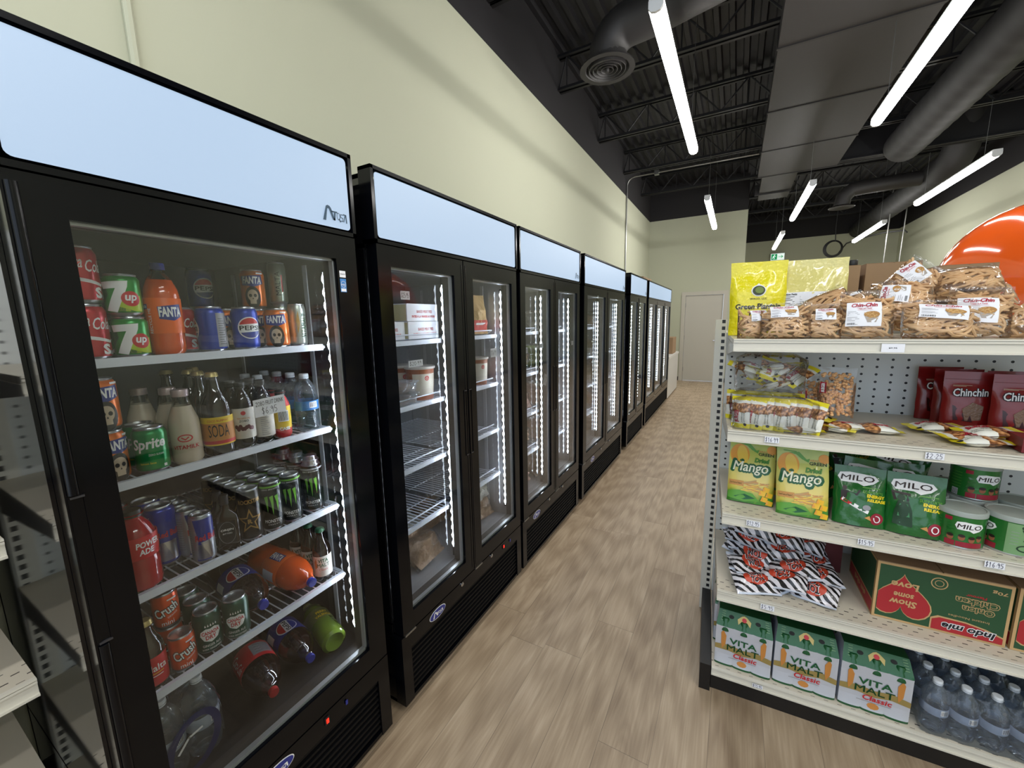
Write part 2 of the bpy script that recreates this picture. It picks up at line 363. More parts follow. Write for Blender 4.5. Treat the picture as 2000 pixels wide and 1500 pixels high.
pts.append((-1.13, 3.87, 3.80)); b.tube(pts, .16, DUCT, 20); b.build('hose', t)
b = MB(); b.lathe([(.165, .06), (.17, .0), (.235, -.04), (.24, -.055), (.19, -.055), (.17, -.03), (.0, -.02)], DUCT, 28, MT((-1.13, 3.87, 3.84)))
for r in (.15, .115, .08, .045): b.lathe([(r, -.035), (r + .012, -.062), (r + .006, -.064), (r - .006, -.035)], DUCT, 28, MT((-1.13, 3.87, 3.84)))
b.lathe([(.02, -.05), (.015, -.075), (0, -.08)], DUCT, 16, MT((-1.13, 3.87, 3.84))); b.build('round_diffuser', t)
# conduit
b = MB(); pts = [(-2.03, 8.45, 2.0), (-2.03, 8.45, 4.18)] + [(-2.03 + .15 * (1 - math.cos(a)), 8.45, 4.18 + .15 * math.sin(a)) for a in (PI / 8, PI / 4, 3 * PI / 8, PI / 2)] + [(.18, 8.47, 4.33)]
b.tube(pts, .014, STEEL, 8); b.box((-1.52, 8.42, 4.29), (-1.44, 8.5, 4.37), STEEL); tag(b.build('conduit_pipe'), 'thin steel conduit up the left wall bending across under the joists', 'pipe')
b = MB(); b.tube([(-2.035, .785, 2.0), (-2.035, .785, 3.99)], .016, CREAM, 8); tag(b.build('painted_conduit'), 'cream painted conduit on the wall above the first refrigerator', 'pipe')
# exit sign
b = MB(); EG = mat('exit_green', (20, 150, 90), 0.5, emit=.6); EW = mat('exit_white', (225, 240, 235), 0.5, emit=.8)
b.box((.86, 15.82, 3.36), (1.24, 15.88, 3.58), WHITE); mp = lambda u, v: (u, 15.817, v); b.rect(mp, EW, .87, 3.37, 1.23, 3.57); mp2 = lambda u, v: (u, 15.815, v); b.rect(mp2, EG, .88, 3.38, 1.04, 3.56)
mp3 = lambda u, v: (u, 15.813, v)
b.ell(mp3, EW, .97, 3.53, .014, .014); b.line(mp3, EW, [(.965, 3.51), (.945, 3.465), (.965, 3.44), (.955, 3.40)], .014); b.line(mp3, EW, [(.945, 3.465), (.925, 3.45), (.91, 3.42)], .013); b.line(mp3, EW, [(.965, 3.505), (.985, 3.48), (1.0, 3.49)], .01); b.line(mp3, EW, [(.96, 3.505), (.935, 3.495), (.925, 3.475)], .01)
b.line(mp3, EG, [(1.08, 3.47), (1.19, 3.47)], .018); b.line(mp3, EG, [(1.15, 3.51), (1.19, 3.47), (1.15, 3.43)], .018)
b.box((1.0, 15.88, 3.42), (1.1, 15.9, 3.52), WHITE); tag(b.build('exit_sign', smooth=False), 'small green and white running man exit sign high on the far wall', 'sign')
# ------------------------------------------------------------------ refrigerators
FX = -1.084                                             # front plane of the doors
PANE = glassy('door_glass', (0.93, 0.95, 0.95), 0.0, ior=1.5)
HEADM = mat('lit_header', (110, 120, 134), 0.4, emit=HEAD_E, ecol=(186, 215, 246))
PANE2 = glassy('freezer_glass', (0.95, 0.97, 0.97), 0.0, ior=1.9)
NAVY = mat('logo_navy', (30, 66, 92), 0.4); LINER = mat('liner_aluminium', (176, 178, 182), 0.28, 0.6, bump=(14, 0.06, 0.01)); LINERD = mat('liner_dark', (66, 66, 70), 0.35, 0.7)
GASK = mat('silver_gasket', (196, 200, 204), 0.35, 0.3); LEDM = mat('led_dot', (255, 255, 255), 0.4, emit=LED_E * 8, ecol=(236, 244, 255)); LEDB = mat('led_bar', (215, 225, 235), 0.3, emit=14.0, ecol=(225, 236, 255))
VENT = mat('vent_black', (8, 8, 10), 0.6, spec=.2); BADGE = mat('badge_blue', (36, 46, 130), 0.3); SWR = mat('switch_red', (230, 40, 25), 0.4, emit=1.5); SIDEM = mat('black_side_mirror', (10, 10, 13), 0.06, spec=0.9)
def logo_a(q, mp, m, u, v, w, h, step=None):
    """the maker's wordmark: swept A, small T, ring O, S and a legless A"""
    P_ = lambda pts: [(u + x * w, v + y * h) for x, y in pts]
    q.poly(mp, m, P_([(0, 0), (.10, .62), (.15, .92), (.22, 1), (.30, .96), (.36, .82), (.46, .25), (.50, .22), (.50, .12), (.40, .12), (.36, .3), (.26, .78), (.20, .78), (.17, .5), (.12, 0)]))
    q.poly(mp, m, P_([(.36, .60), (.36, .70), (.60, .70), (.60, .60), (.53, .60), (.50, .10), (.43, .10), (.46, .60)]))
    q.ring(mp, m, u + .64 * w, v + .42 * h, .075 * w, .24 * h, .024 * w, seg=16); q.poly(mp, m, P_([(.64, .22), (.66, .30), (.74, .08), (.70, .06)]))
    q.line(mp, m, P_([(.84, .58), (.73, .58), (.73, .40), (.82, .36), (.82, .16), (.70, .16)]), .028 * w)
    q.poly(mp, m, P_([(.84, .66), (.98, .64), (1.0, .08), (.95, .08), (.93, .50), (.87, .12), (.84, .14), (.90, .56), (.84, .58)]))
def wire_shelf(y0, y1, z, name='wire_shelf', lip=0.0, x0=-1.83, x1=-1.2):
    q = MB(); r = .0022; n = int((y1 - y0) / .024)
    for k in range(n + 1): y = y0 + .006 + (y1 - y0 - .012) * k / n; q.tube([(x0, y, z + .004), (x1, y, z + .004)], r, WIREW, 4, cap=False)
    for x in (x0, (x0 + x1) / 2, x0 * .25 + x1 * .75): q.tube([(x, y0, z), (x, y1, z)], .003, WIREW, 5)
    q.box((x1 - .004, y0, z - .008), (x1 + .008, y1, z + .012), WIREW); q.tube([(x1 + .008, y1, z + .002), (x1 - .02, y1 + .006, z + .002), (x1 - .06, y1 + .006, z + .002)], .006, WIREW, 6)
    if lip: q.tube([(x1 - .08, y1 - .012, z), (x1 - .02, y1 - .012, z + lip - .004), (x1 - .014, y1 - .02, z + lip), (x1 - .014, y0 + .02, z + lip), (x1 - .02, y0 + .012, z + lip - .004), (x1 - .08, y0 + .012, z)], .0035, WIREW, 6)
    return q
def strip(q, y, x=-1.160, z0=.50, z1=1.765, n=30, w=.009, dot=.0052):
    q.box((x - w, y - w * .5, z0 - .01), (x + w, y + w, z1 + .01), BLACKM); q.box((x - .0013, y - w * .5 - .003, z0), (x + .0013, y - w * .5, z1), LEDB)
    for k in range(n):
        z = z0 + (z1 - z0) * (k + .5) / n; a = y - w * .5 - .0055; q.add([(x, a, z - .013), (x - dot, a, z - .003), (x - dot, a, z + .003), (x, a, z + .013), (x + dot, a, z + .003), (x + dot, a, z - .003)] + [(x, a + .002, z)], [(0, 1, 2, 3, 4, 5), (0, 5, 6), (5, 4, 6), (4, 3, 6), (3, 2, 6), (2, 1, 6), (1, 0, 6)], LEDM)
def fridge(name, label, y0, y1, doors, logo=True, badge=None, locks=(), switch=None, dark=False, hz=(1.885, 2.12), rail=.0):
    """doors: list of (door y0, door y1, glass y0, glass y1)"""
    t = thing(name, label, 'refrigerator', (FX, (y0 + y1) / 2, 0), group='glass door refrigerators along the wall'); yc = (y0 + y1) / 2
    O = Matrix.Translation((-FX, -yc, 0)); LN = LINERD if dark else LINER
    def fin(q, nm, par=t, **k):
        q.v = [O @ p for p in q.v]; return q.build(nm, par, **k)
    xb = -1.94; q = MB(); xf = FX - .055
    # cabinet: shell walls, liner inside
    q.box((xb, y0, .045), (xf, y0 + .008, 2.10), SIDEM); q.box((xb, y1 - .008, .045), (xf, y1, 2.10), SIDEM); q.box((xb, y0, .045), (xb + .02, y1, 2.10), BLACKM)
    q.box((xb, y0, 1.86), (xf, y1, 1.875), BLACKM); q.box((xb, y0, .40), (xf, y1, .41), BLACKM); q.box((xb, y0, 2.085), (xf, y1, 2.10), BLACKM); q.box((xb, y0, .045), (xf, y1, .06), BLACKM)
    fin(q, 'cabinet', smooth=False)
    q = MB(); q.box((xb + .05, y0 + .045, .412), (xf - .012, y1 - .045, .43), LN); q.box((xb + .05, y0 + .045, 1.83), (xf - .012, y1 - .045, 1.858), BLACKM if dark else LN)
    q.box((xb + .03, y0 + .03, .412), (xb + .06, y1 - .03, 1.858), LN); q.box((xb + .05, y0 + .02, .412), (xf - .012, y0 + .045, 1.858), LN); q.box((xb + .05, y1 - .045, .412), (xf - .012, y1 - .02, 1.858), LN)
    for yy in (y0 + .047, y1 - .051):
        for x in (-1.30, -1.75): q.box((x, yy, .44), (x + .02, yy + .004, 1.8), GASK)
    for a, b_ in zip(doors, doors[1:]): q.box((-1.19, a[1] - .03, .412), (-1.15, a[1] + .03, 1.858), BLACKM)
    fin(q, 'liner', smooth=False)
    # header light box
    q = MB(); xh = FX + .004; z0, z1 = hz
    q.box((xf, y0, z0 - .012), (xh, y0 + .012, z1), BLACK); q.box((xf, y1 - .012, z0 - .012), (xh, y1, z1), BLACK); q.box((xf, y0, z1 - .012), (xh, y1, z1), BLACK); q.box((xf, y0, z0 - .012), (xh, y1, z0), BLACK); fin(q, 'header_frame', smooth=False)
    q = MB(); a = .016; m0 = (z0 + z1) / 2; r_ = .012; U0, U1, V0, V1 = y0 + .018, y1 - .018, z0 + .006, z1 - .018; pts = []
    for cu, cv, s0 in ((U1 - r_, V1 - r_, 0), (U0 + r_, V1 - r_, 1), (U0 + r_, V0 + r_, 2), (U1 - r_, V0 + r_, 3)):
        for k in range(5): w_ = (s0 + k / 4) * PI / 2; pts.append((cu + r_ * math.cos(w_), cv + r_ * math.sin(w_)))
    nP = len(pts); q.add([(xh - .004, u, v) for u, v in pts], [tuple(range(nP))], HEADM)
    for p in q.v: p.z -= m0
    hp = fin(q, 'header_panel', smooth=False); hp.location = (0, 0, m0)
    if logo:
        q = MB(); logo_a(q, lambda u, v: (xh - .0015, y1 - u, v), NAVY, 0, 0, .1, .1) if False else None
        q = MB(); lw = .085; logo_a(q, lambda u, v: (xh - .0015, u, v), NAVY, y1 - .03 - lw, z0 + .022, lw, .045); fin(q, 'header_logo', smooth=False)
    # doors
    for di, (a0, a1, g0, g1) in enumerate(doors):
        zb, zt, gb, gt = .365, 1.87, .44, 1.80
        q = MB()
        for lo, hi in (((xf + .003, a0, zb), (FX, g0, zt)), ((xf + .003, g1, zb), (FX, a1, zt)), ((xf + .003, g0, zb), (FX, g1, gb)), ((xf + .003, g0, gt), (FX, g1, zt))): q.box(lo, hi, BLACK)
        dr = fin(q, 'door', smooth=False)
        q = MB(); gx0, gx1 = FX - .030, FX - .014
        q.box((gx0, g0, gb), (gx1, g0 + .001, gt), GASK); q.box((gx0, g1 - .006, gb), (gx1, g1, gt), GASK); q.box((gx0, g0, gb), (gx1, g1, gb + .010), GASK); q.box((gx0, g0, gt - .006), (gx1, g1, gt), GASK); fin(q, 'gasket', dr, smooth=False)
        q = MB(); REV = mat('door_reveal', (52, 48, 45), .35); w0, w1 = xf - .008, gx0 - .001  # inner reveal; the floor's reflection is put into its dark brown
        q.box((w0, g0, gb), (w1, g0 + .005, gt), REV); q.box((w0, g1 - .005, gb), (w1, g1, gt), REV); q.box((w0, g0, gb), (w1, g1, gb + .008), REV); q.box((w0, g0, gt - .005), (w1, g1, gt), REV); fin(q, 'inner_frame', dr, smooth=False)
        for px in ((FX - .012, FX - .031) if y0 < 3 else (FX - .012, FX - .022, FX - .032)):
            q = MB(); q.add([(px, g0, gb), (px, g1, gb), (px, g1, gt), (px, g0, gt)], [(0, 1, 2, 3)], PANE if y0 < 2 else PANE2); fin(q, 'glass_pane', dr, smooth=False)
        q = MB(); s = 1 if len(doors) > 1 and di == len(doors) - 1 or len(doors) == 1 else -1
        ye = a0 if s > 0 else a1
        for z_0, z_1 in ((zb + .02, .97), (1.29, zt - .02)): hx_ = FX + (.002 if y0 < .5 else -.006); q.tube([(hx_, ye + s * .012, z_0), (hx_, ye + s * .012, z_1)], .0085, BLACK, 10)
        q.box((FX - .012, ye + s * .003, .972), (FX + .002, ye + s * .010, 1.288), BLACK); q.box((FX - .012, ye + s * .024, .972), (FX + .003, ye + s * .028, 1.288), BLACK); q.box((FX - .001, ye + s * .006, .972), (FX + .004, ye + s * .026, .976), mat('handle_edge', (70, 70, 74), .25, .5)); q.box((FX - .001, ye + s * .006, 1.282), (FX + .004, ye + s * .026, 1.286), mat('handle_edge', (70, 70, 74), .25, .5))
        fin(q, 'handle', dr)
        q = MB(); q.box((xf + .01, a0 + .01, zb - .012), (FX + .001, a0 + .07, zb - .004), STEEL); fin(q, 'hinge', dr, smooth=False)
        q = MB(); strip(q, g1 + .012); fin(q, 'led_strip', smooth=False)
    if len(doors) == 3 or (y1 - y0) > 1.2 or not dark:
        q = MB(); strip(q, doors[0][2] - .004, z0=.5); fin(q, 'led_strip', smooth=False)  # added strip, stands in for reflected columns of dots
    # grille below
    q = MB(); q.box((xf, y0, .045), (FX - .004, y0 + .05, .355), BLACK); q.box((xf, y1 - .05, .045), (FX - .004, y1, .355), BLACK); q.box((xf, y0 + .05, .285), (FX - .004, y1 - .05, .355), BLACK); q.box((xf, y0 + .05, .045), (FX - .006, y1 - .05, .06), BLACK)
    for k in range(9): z = .075 + k * .024; q.box((xf, y0 + .05, z), (FX - .012, y1 - .05, z + .009), VENT, MT((0, 0, 0)))
    q.box((xf - .01, y0 + .05, .06), (xf, y1 - .05, .285), VENT); fin(q, 'vent_grille', smooth=False)
    if badge:
        q = MB(); mp = lambda u, v: (FX - .002, u, v); bw = .052; q.ell(lambda u, v: (FX - .003, u, v), WHITEP, badge, .322, bw + .003, .024); q.ell(mp, BADGE, badge, .322, bw, .021); logo_a(q, lambda u, v: (FX - .001, u, v), WHITEP, badge - .034, .310, .068, .026); fin(q, 'badge', smooth=False)
    for y in locks:
        q = MB(); q.lathe([(0, 0), (.010, 0), (.010, .006), (.006, .009), (0, .009)], CHROME, 16, MT((FX - .005, y, .345), ry=PI / 2)); fin(q, 'lock')
    if switch:
        q = MB(); q.box((FX - .004, switch - .008, .316), (FX, switch + .008, .342), BLACKM); q.box((FX - .0005, switch - .004, .322), (FX + .0025, switch + .004, .337), SWR); q.box((FX - .0005, switch + .07, .32), (FX + .001, switch + .078, .336), BADGE); fin(q, 'switch', smooth=False)
    for yy in (y0 + .06, y1 - .06):
        for xx in (FX - .10, xb + .08):
            q = MB(); q.lathe([(0, -.011), (.018, -.011), (.022, -.008), (.022, .008), (.018, .011), (0, .011)], CHROME, 14, MT((xx, yy, .0225), rx=PI / 2)); q.box((xx - .012, yy - .014, .026), (xx + .012, yy + .014, .046), STEEL); fin(q, 'caster')
    return t, fin
LV = (1.525, 1.245, .965, .700)
f1, fin1 = fridge('display_refrigerator', 'single door black refrigerator nearest the viewer, full of drinks', .20, .93, [(.207, .925, .282, .850)], badge=.50, switch=.667, dark=True)
for i, z in enumerate(LV): fin1(wire_shelf(.252, .855, z), 'wire_shelf', smooth=False)
f2, fin2 = fridge('display_refrigerator', 'two door refrigerator with half empty wire shelves and boxed pies on top', 1.006, 2.02, [(1.014, 1.508, 1.075, 1.443), (1.514, 2.012, 1.585, 1.958)], logo=False, badge=1.225, locks=(1.407, 1.675), switch=1.806)
f3, fin3 = fridge('display_refrigerator', 'two door refrigerator third from the viewer, one bright dotted light line per door', 2.05, 3.065, [(2.058, 2.555, 2.12, 2.49), (2.561, 3.057, 2.62, 3.0)], badge=2.25, locks=(2.45, 2.70))
f4, fin4 = fridge('display_refrigerator', 'wide two door refrigerator fourth in the row beside the wall conduit', 3.158, 4.535, [(3.168, 3.843, 3.25, 3.78), (3.849, 4.525, 3.92, 4.46)], badge=3.45, locks=(3.7, 4.0))
f5, fin5 = fridge('display_refrigerator', 'narrow two door refrigerator between the conduit and the last refrigerator', 4.78, 5.76, [(4.79, 5.267, 4.85, 5.21), (5.273, 5.75, 5.33, 5.69)])
f6, fin6 = fridge('display_refrigerator', 'three door refrigerator last in the row with a carton on top', 5.90, 8.12, [(5.91, 6.637, 5.98, 6.58), (6.643, 7.377, 6.70, 7.32), (7.383, 8.11, 7.44, 8.05)])
for fin, ys in ((fin2, ((1.055, 1.49), (1.53, 1.965))), (fin3, ((2.10, 2.53), (2.58, 3.01))), (fin4, ((3.21, 3.81), (3.88, 4.48))), (fin5, ((4.83, 5.24), (5.30, 5.70))), (fin6, ((5.95, 6.61), (6.67, 7.35), (7.41, 8.06)))):
    for i, (a, b_) in enumerate(ys):
        for z in (1.515, 1.24, .965, .695): fin(wire_shelf(a, b_, z, lip=.035), 'wire_shelf', smooth=False)
# energy label on first door
q = MB(); mp = lambda u, v: (FX + .0006, u, v); LB = mat('label_blue', (60, 130, 200), .5)
q.rect(mp, PAPER, .857, 1.745, .879, 1.765); q.text('Refrigerator', lambda u, v: (FX + .0011, u, v), INK, .868, 1.755, .018, .004, bold=.02); q.rect(mp, LB, .857, 1.700, .879, 1.741); mp2_ = lambda u, v: (FX + .0011, u, v)
q.rect(mp2_, PAPER, .859, 1.702, .877, 1.711); q.text('energy', mp2_, WHITEP, .867, 1.722, .014, .007, bold=.01, shear=.3); q.ring(mp2_, WHITEP, .868, 1.724, .009, .010, .001, seg=20)
fin1(q, 'energy_sticker', smooth=False)

# ------------------------------------------------------------------ gondola shelving
ALM = mat('almond_steel', (216, 212, 198), 0.38, 0.0, bump=(30, .03, .003)); PEG = mat('pegboard_grey', (186, 190, 188), 0.5); BRK = mat('bracket_almond', (196, 192, 180), .4); SLOT = mat('slotted_upright', (200, 198, 186), .4); DECK = mat('deck_perforated', (196, 188, 170), .36); KICK = mat('kick_black', (14, 14, 15), .4)
def holes(m, axes, pu, pv, shape, band=None, base=(186, 190, 188), stag=False, dark=(22, 24, 26)):
    n = NT(m); v, s = n.coord(); u = n.math('DIVIDE', s[axes[0]], pu); w = n.math('DIVIDE', s[axes[1]], pv)
    if stag: u = n.math('ADD', u, n.math('MULTIPLY', n.math('FLOOR', w), 0.5))
    fu = n.math('ABSOLUTE', n.math('SUBTRACT', n.math('FRACT', u), .5)); fv = n.math('ABSOLUTE', n.math('SUBTRACT', n.math('FRACT', w), .5))
    if shape[0] == 'o':
        d = n.math('SQRT', n.math('ADD', n.math('POWER', n.math('MULTIPLY', fu, pu), 2), n.math('POWER', n.math('MULTIPLY', fv, pv), 2))); k = n.math('LESS_THAN', d, shape[1])
    else: k = n.math('MULTIPLY', n.math('LESS_THAN', n.math('MULTIPLY', fu, pu), shape[1]), n.math('LESS_THAN', n.math('MULTIPLY', fv, pv), shape[2]))
    if band:
        ax, lo, hi = band; k = n.math('MULTIPLY', k, n.math('MULTIPLY', n.math('GREATER_THAN', s[ax], lo), n.math('LESS_THAN', s[ax], hi)))
    n.col(n.mix(k, base, dark))
holes(PEG, (0, 2), .0508, .0330, ('o', .0052), base=(218, 222, 220)); holes(SLOT, (0, 2), 10., .0325, ('r', 9, .0085), band=(0, -.027, -.012), base=(226, 224, 212)); holes(DECK, (0, 1), .042, .024, ('r', .007, .0022), band=(1, .012, .085), base=(208, 200, 182), stag=True, dark=(60, 56, 50))
SL = (1.515, 1.165, .822, .480)
def gondola_side(t, L, levels, sgn=1, dep=.54, base=.115, lip_h=.045, brackets=True):
    """shelves on one face; local x along the run, y outwards is negative; sgn=-1 mirrors to the other face"""
    M = Matrix.Identity(4) if sgn > 0 else MT((L, 2 * dep + .04, 0), rz=PI)
    def mk(q, nm): q.v = [M @ p for p in q.v]; return q.build(nm, t, smooth=False)
    for z in levels:
        for k in range(int(math.ceil(L / 1.22))):
            x0 = k * 1.22 + .002; x1 = min((k + 1) * 1.22 - .002, L)
            q = MB(); q.box((x0, .006, z - .018), (x1, dep - .005, z), DECK); q.box((x0, 0, z - lip_h), (x1, .006, z + .001), ALM); q.box((x0, -.006, z - lip_h), (x1, 0, z - lip_h + .006), ALM); q.box((x0, -.005, z - .012), (x1, 0, z - .006), ALM); q.box((x0, -.006, z - .004), (x1, 0, z + .001), ALM)
            for xx in (x0, x1 - .004):
                q.add([(xx + a, y, zz) for a in (0, .003) for y, zz in ((.006, z - .02), (.006, z - .045), (dep - .005, z - .10), (dep - .005, z - .02))], [(0, 1, 2, 3), (7, 6, 5, 4), (0, 4, 5, 1), (1, 5, 6, 2), (2, 6, 7, 3), (3, 7, 4, 0)], BRK)
            mk(q, 'shelf')
    q = MB(); q.box((0, .004, base - .018), (L, dep - .005, base), DECK); q.box((0, -.002, base - .036), (L, .004, base + .001), ALM); q.box((0, -.008, base - .005), (L, -.002, base + .001), ALM); q.box((0, -.006, base - .036), (L, -.002, base - .03), ALM); mk(q, 'base_deck')
    q = MB(); q.box((.0, .012, 0.001), (L, .03, base - .036), KICK); q.box((-.045, -.01, 0.001), (-.003, dep, .125), KICK); mk(q, 'kick_plate')
GA = math.radians(2.9); GO = Vector((-.005, 1.72, 0))
def GW(x, y, z=0.0): c, s = math.cos(GA), math.sin(GA); return (GO.x + x * c - y * s, GO.y + x * s + y * c, z)
g1 = thing('gondola_shelving', 'long cream shelving unit with pegboard back, stocked with snacks and drinks', 'shelving', GO, (0, 0, GA))
gondola_side(g1, 2.44, SL); gondola_side(g1, 2.44, (1.515,), sgn=-1)
q = MB(); q.box((0, .540, .115), (2.44, .555, 1.575), PEG); q.box((0, .565, .115), (2.44, .58, 1.575), PEG); q.build('pegboard', g1, smooth=False)
for x in (0, 1.235, 2.47):
    q = MB(); q.box((-.055, .53, 0.002), (-.005, .59, 1.585), SLOT); q.build('upright', g1, loc=(x, 0, 0), smooth=False)
g2 = thing('wall_shelving', 'empty cream wall shelving beside the first refrigerator, cut by the frame', 'shelving', (-1.38, -1.054, 0), (0, 0, PI / 2))
def side2():
    t = g2; L = 1.22
    q = MB(); gondola_side(t, L, (1.50, 1.15, .80, .45), dep=.56)
    q.box((0, .560, .115), (L, .575, 1.9), PEG); q.build('pegboard', t, smooth=False)
    for x in (.055, L): q = MB(); q.box((-.055, .55, 0.002), (-.005, .60, 1.9), SLOT); q.build('upright', t, loc=(x, 0, 0), smooth=False)
side2()
# ------------------------------------------------------------------ drinks
ALU = mat('can_aluminium', (205, 207, 212), 0.28, 0.95); ALUD = mat('can_aluminium_dull', (190, 192, 196), 0.38, 0.9)
def canm(name, col, rough=.28, metal=.35): return mat('can_' + name, col, rough, metal, coat=.3)
def cylmap(R, a0=0.0, off=.0004): return lambda u, v: ((R + off) * math.cos(a0 + u / R), (R + off) * math.sin(a0 + u / R), v)
def can(name, label, R, H, body, deco, top=ALU, low=None):
    t = thing(name, label, 'drink can'); q = MB(); nk = min(.012, H * .1); rt = R * .82 if R > .03 else R * .86
    pr = [(0, .004), (R * .66, .004), (R * .72, 0), (R * .80, .002), (R * .96, .009), (R, .015), (R, H - nk - .006), (R * .985, H - nk - .002), (rt + .0015, H - .005), (rt, H - .004)]
    ms = [ALU, ALU, ALU, ALU, body, body, body, body, ALU]
    q.lathe(pr, body, 28, mats=ms); deco(q, R, H); q.build('body', t)
    q = MB(); q.lathe([(rt, H - .004), (rt + .0016, H - .002), (rt + .0010, H), (rt - .001, H - .0004), (rt - .002, H - .005), (rt - .006, H - .0045), (0, H - .0042)], top, 28)
    q.lathe([(0, H - .0018), (.006, H - .0018), (.008, H - .0026), (.004, H - .0032), (0, H - .0034)], ALUD, 12, MT((.003, 0, 0), sc=(1.25, .8, 1))); q.ring(lambda u, v: (u, v, H - .0038), ALUD, -.006, 0, .011, .008, .001, seg=18); q.build('lid', t); return t
CST = .004
def curvy(mp): return mp
FB = mat('print_deep_blue', (34, 48, 130), .35); DKT = mat('print_dark', (30, 24, 22), .5); LIME = mat('print_lime', (176, 200, 40), .35); DGR = mat('print_dark_green', (10, 84, 44), .35); OR2 = mat('print_orange_light', (246, 150, 40), .35); SKULL = mat('print_bone', (196, 176, 150), .5); GREYP = mat('print_grey', (150, 150, 155), .5); CBLUE = mat('print_cola_blue', (22, 44, 140), .3); YEL = mat('print_yellow', (238, 214, 40), .4); GOLD = mat('print_gold', (186, 150, 90), .35, .5); MGRN = mat('print_bright_green', (120, 190, 60), .4)
def d_coke(q, R, H):
    m = cylmap(R); q.text('Coca', m, WHITEP, -.022, H * .72, .034, .026, shear=.35, step=CST, bold=.01); q.text('Cola', m, WHITEP, .016, H * .66, .034, .026, shear=.35, step=CST, bold=.01)
    q.poly(m, WHITEP, [(-.045, H * .40), (-.02, H * .46), (.005, H * .42), (.03, H * .36), (.045, H * .40), (.03, H * .31), (.005, H * .36), (-.02, H * .40)], CST); q.text('S', m, WHITEP, .018, H * .2, .016, .024, bold=.05, step=CST); q.rect(m, GREYP, .025, H * .1, .034, H * .17, CST)
def d_7up(q, R, H):
    m = cylmap(R); m2 = cylmap(R, off=.0008)
    q.poly(m, LIME, [(-.012, H * .12), (.045, H * .12), (.045, H * .5), (.012, H * .42)], CST); q.poly(m, DGR, [(-.034, H * .62), (-.02, H * .8), (-.016, H * .5), (-.03, H * .3)], CST); q.poly(m, DGR, [(-.012, H * .12), (.0, H * .24), (.03, H * .12)], CST)
    q.poly(m2, WHITEP, [(-.030, H * .80), (.022, H * .84), (.020, H * .70), (-.002, H * .10), (-.022, H * .14), (.000, H * .66), (-.026, H * .64)], CST)
    q.ell(cylmap(R, off=.0010), RED, .024, H * .42, .017, .017, step=CST); q.text('up', cylmap(R, off=.0014), WHITEP, .024, H * .41, .021, .018, bold=.03, shear=.15, step=CST)
def d_pepsi(q, R, H):
    m = cylmap(R); m2 = cylmap(R, off=.0007); m3 = cylmap(R, off=.001); v = H * .52; a = .031
    q.ell(m, WHITEP, 0, v, a, a, step=CST); q.ell(m2, RED, 0, v, a * .9, a * .9, rot=.14, step=CST, a0=.35, a1=PI - .35 + .02, seg=16); q.ell(m2, CBLUE, 0, v, a * .9, a * .9, rot=.14, step=CST, a0=PI + .35, a1=2 * PI - .35 + .02, seg=16)
    q.text('PEPSI', m3, INK, 0, v, a * 1.72, a * .42, bold=.02, step=CST)
    mb = cylmap(R, PI); mb2 = cylmap(R, PI, .0008); q.rect(mb, GREYP, -.030, H * .12, .012, H * .86, CST); q.rect(mb2, WHITEP, -.002, H * .10, .022, H * .36, CST)
    for k in range(12): q.rect(mb2, INK, -.026, H * (.18 + k * .05), -.006 - .004 * (k % 3), H * (.19 + k * .05), CST)
def d_fanta(q, R, H):
    m = cylmap(R); m2 = cylmap(R, off=.0008); q.poly(m, FB, [(-.028, H * .60), (-.030, H * .82), (.028, H * .86), (.032, H * .64), (.006, H * .56)], CST); q.text('FANTA', m2, WHITEP, .001, H * .725, .052, .022, bold=.04, shear=.1, step=CST)
    q.ell(m, DKT, 0, H * .30, .021, .033, step=CST); q.ell(m2, SKULL, 0, H * .34, .014, .018, step=CST); q.rect(m2, SKULL, -.008, H * .13, .008, H * .24, CST); m4 = cylmap(R, off=.0012)
    for s in (-1, 1): q.ell(m4, DKT, s * .006, H * .34, .004, .005, step=CST)
    q.poly(m4, DKT, [(-.002, H * .25), (.002, H * .25), (0, H * .29)], CST); q.rect(m, WHITEP, .014, H * .88, .034, H * .92, CST)
def d_sprite(q, R, H):
    m = cylmap(R); q.text('Sprite', m, WHITEP, -.006, H * .64, .066, .034, bold=.03, shear=.2, rot=.05, step=CST); q.text('ZERO SUGAR', m, WHITEP, .006, H * .42, .030, .005, step=CST); q.text('lemon lime', m, YEL, -.012, H * .24, .03, .005, step=CST); q.rect(m, WHITEP, .018, H * .12, .025, H * .18, CST)
def d_vita(q, R, H):
    m = cylmap(R); q.text('VITAMALT', m, DGR, 0, H * .5, .075, .016, rot=PI / 2 * .96, bold=.02, step=CST); q.poly(m, GOLD, [(-.02, H * .3), (-.012, H * .55), (-.016, H * .85), (-.024, H * .6)], CST)
def d_malta(q, R, H):
    m = cylmap(R); q.text('MALTA', m, INK, 0, H * .5, .075, .014, rot=PI / 2, step=CST); q.rect(m, RED, .010, H * .3, .014, H * .7, CST)
def d_redbull(q, R, H):
    m = cylmap(R); m2 = cylmap(R, off=.0008); q.poly(m, CBLUE, [(-.012, H * .08), (-.004, H * .5), (-.012, H * .93), (.040, H * .93), (.040, H * .50), (.0, H * .46), (.02, H * .08)], CST)
    q.text('Red Bull', m2, RED, .014, H * .55, .048, .017, bold=.03, step=CST)
    for k in range(14): q.rect(m, GREYP, -.036, H * (.2 + .05 * k), -.020, H * (.215 + .05 * k), CST)
    q.rect(m, ALU, -.01, H * .10, .03, H * .42, CST)
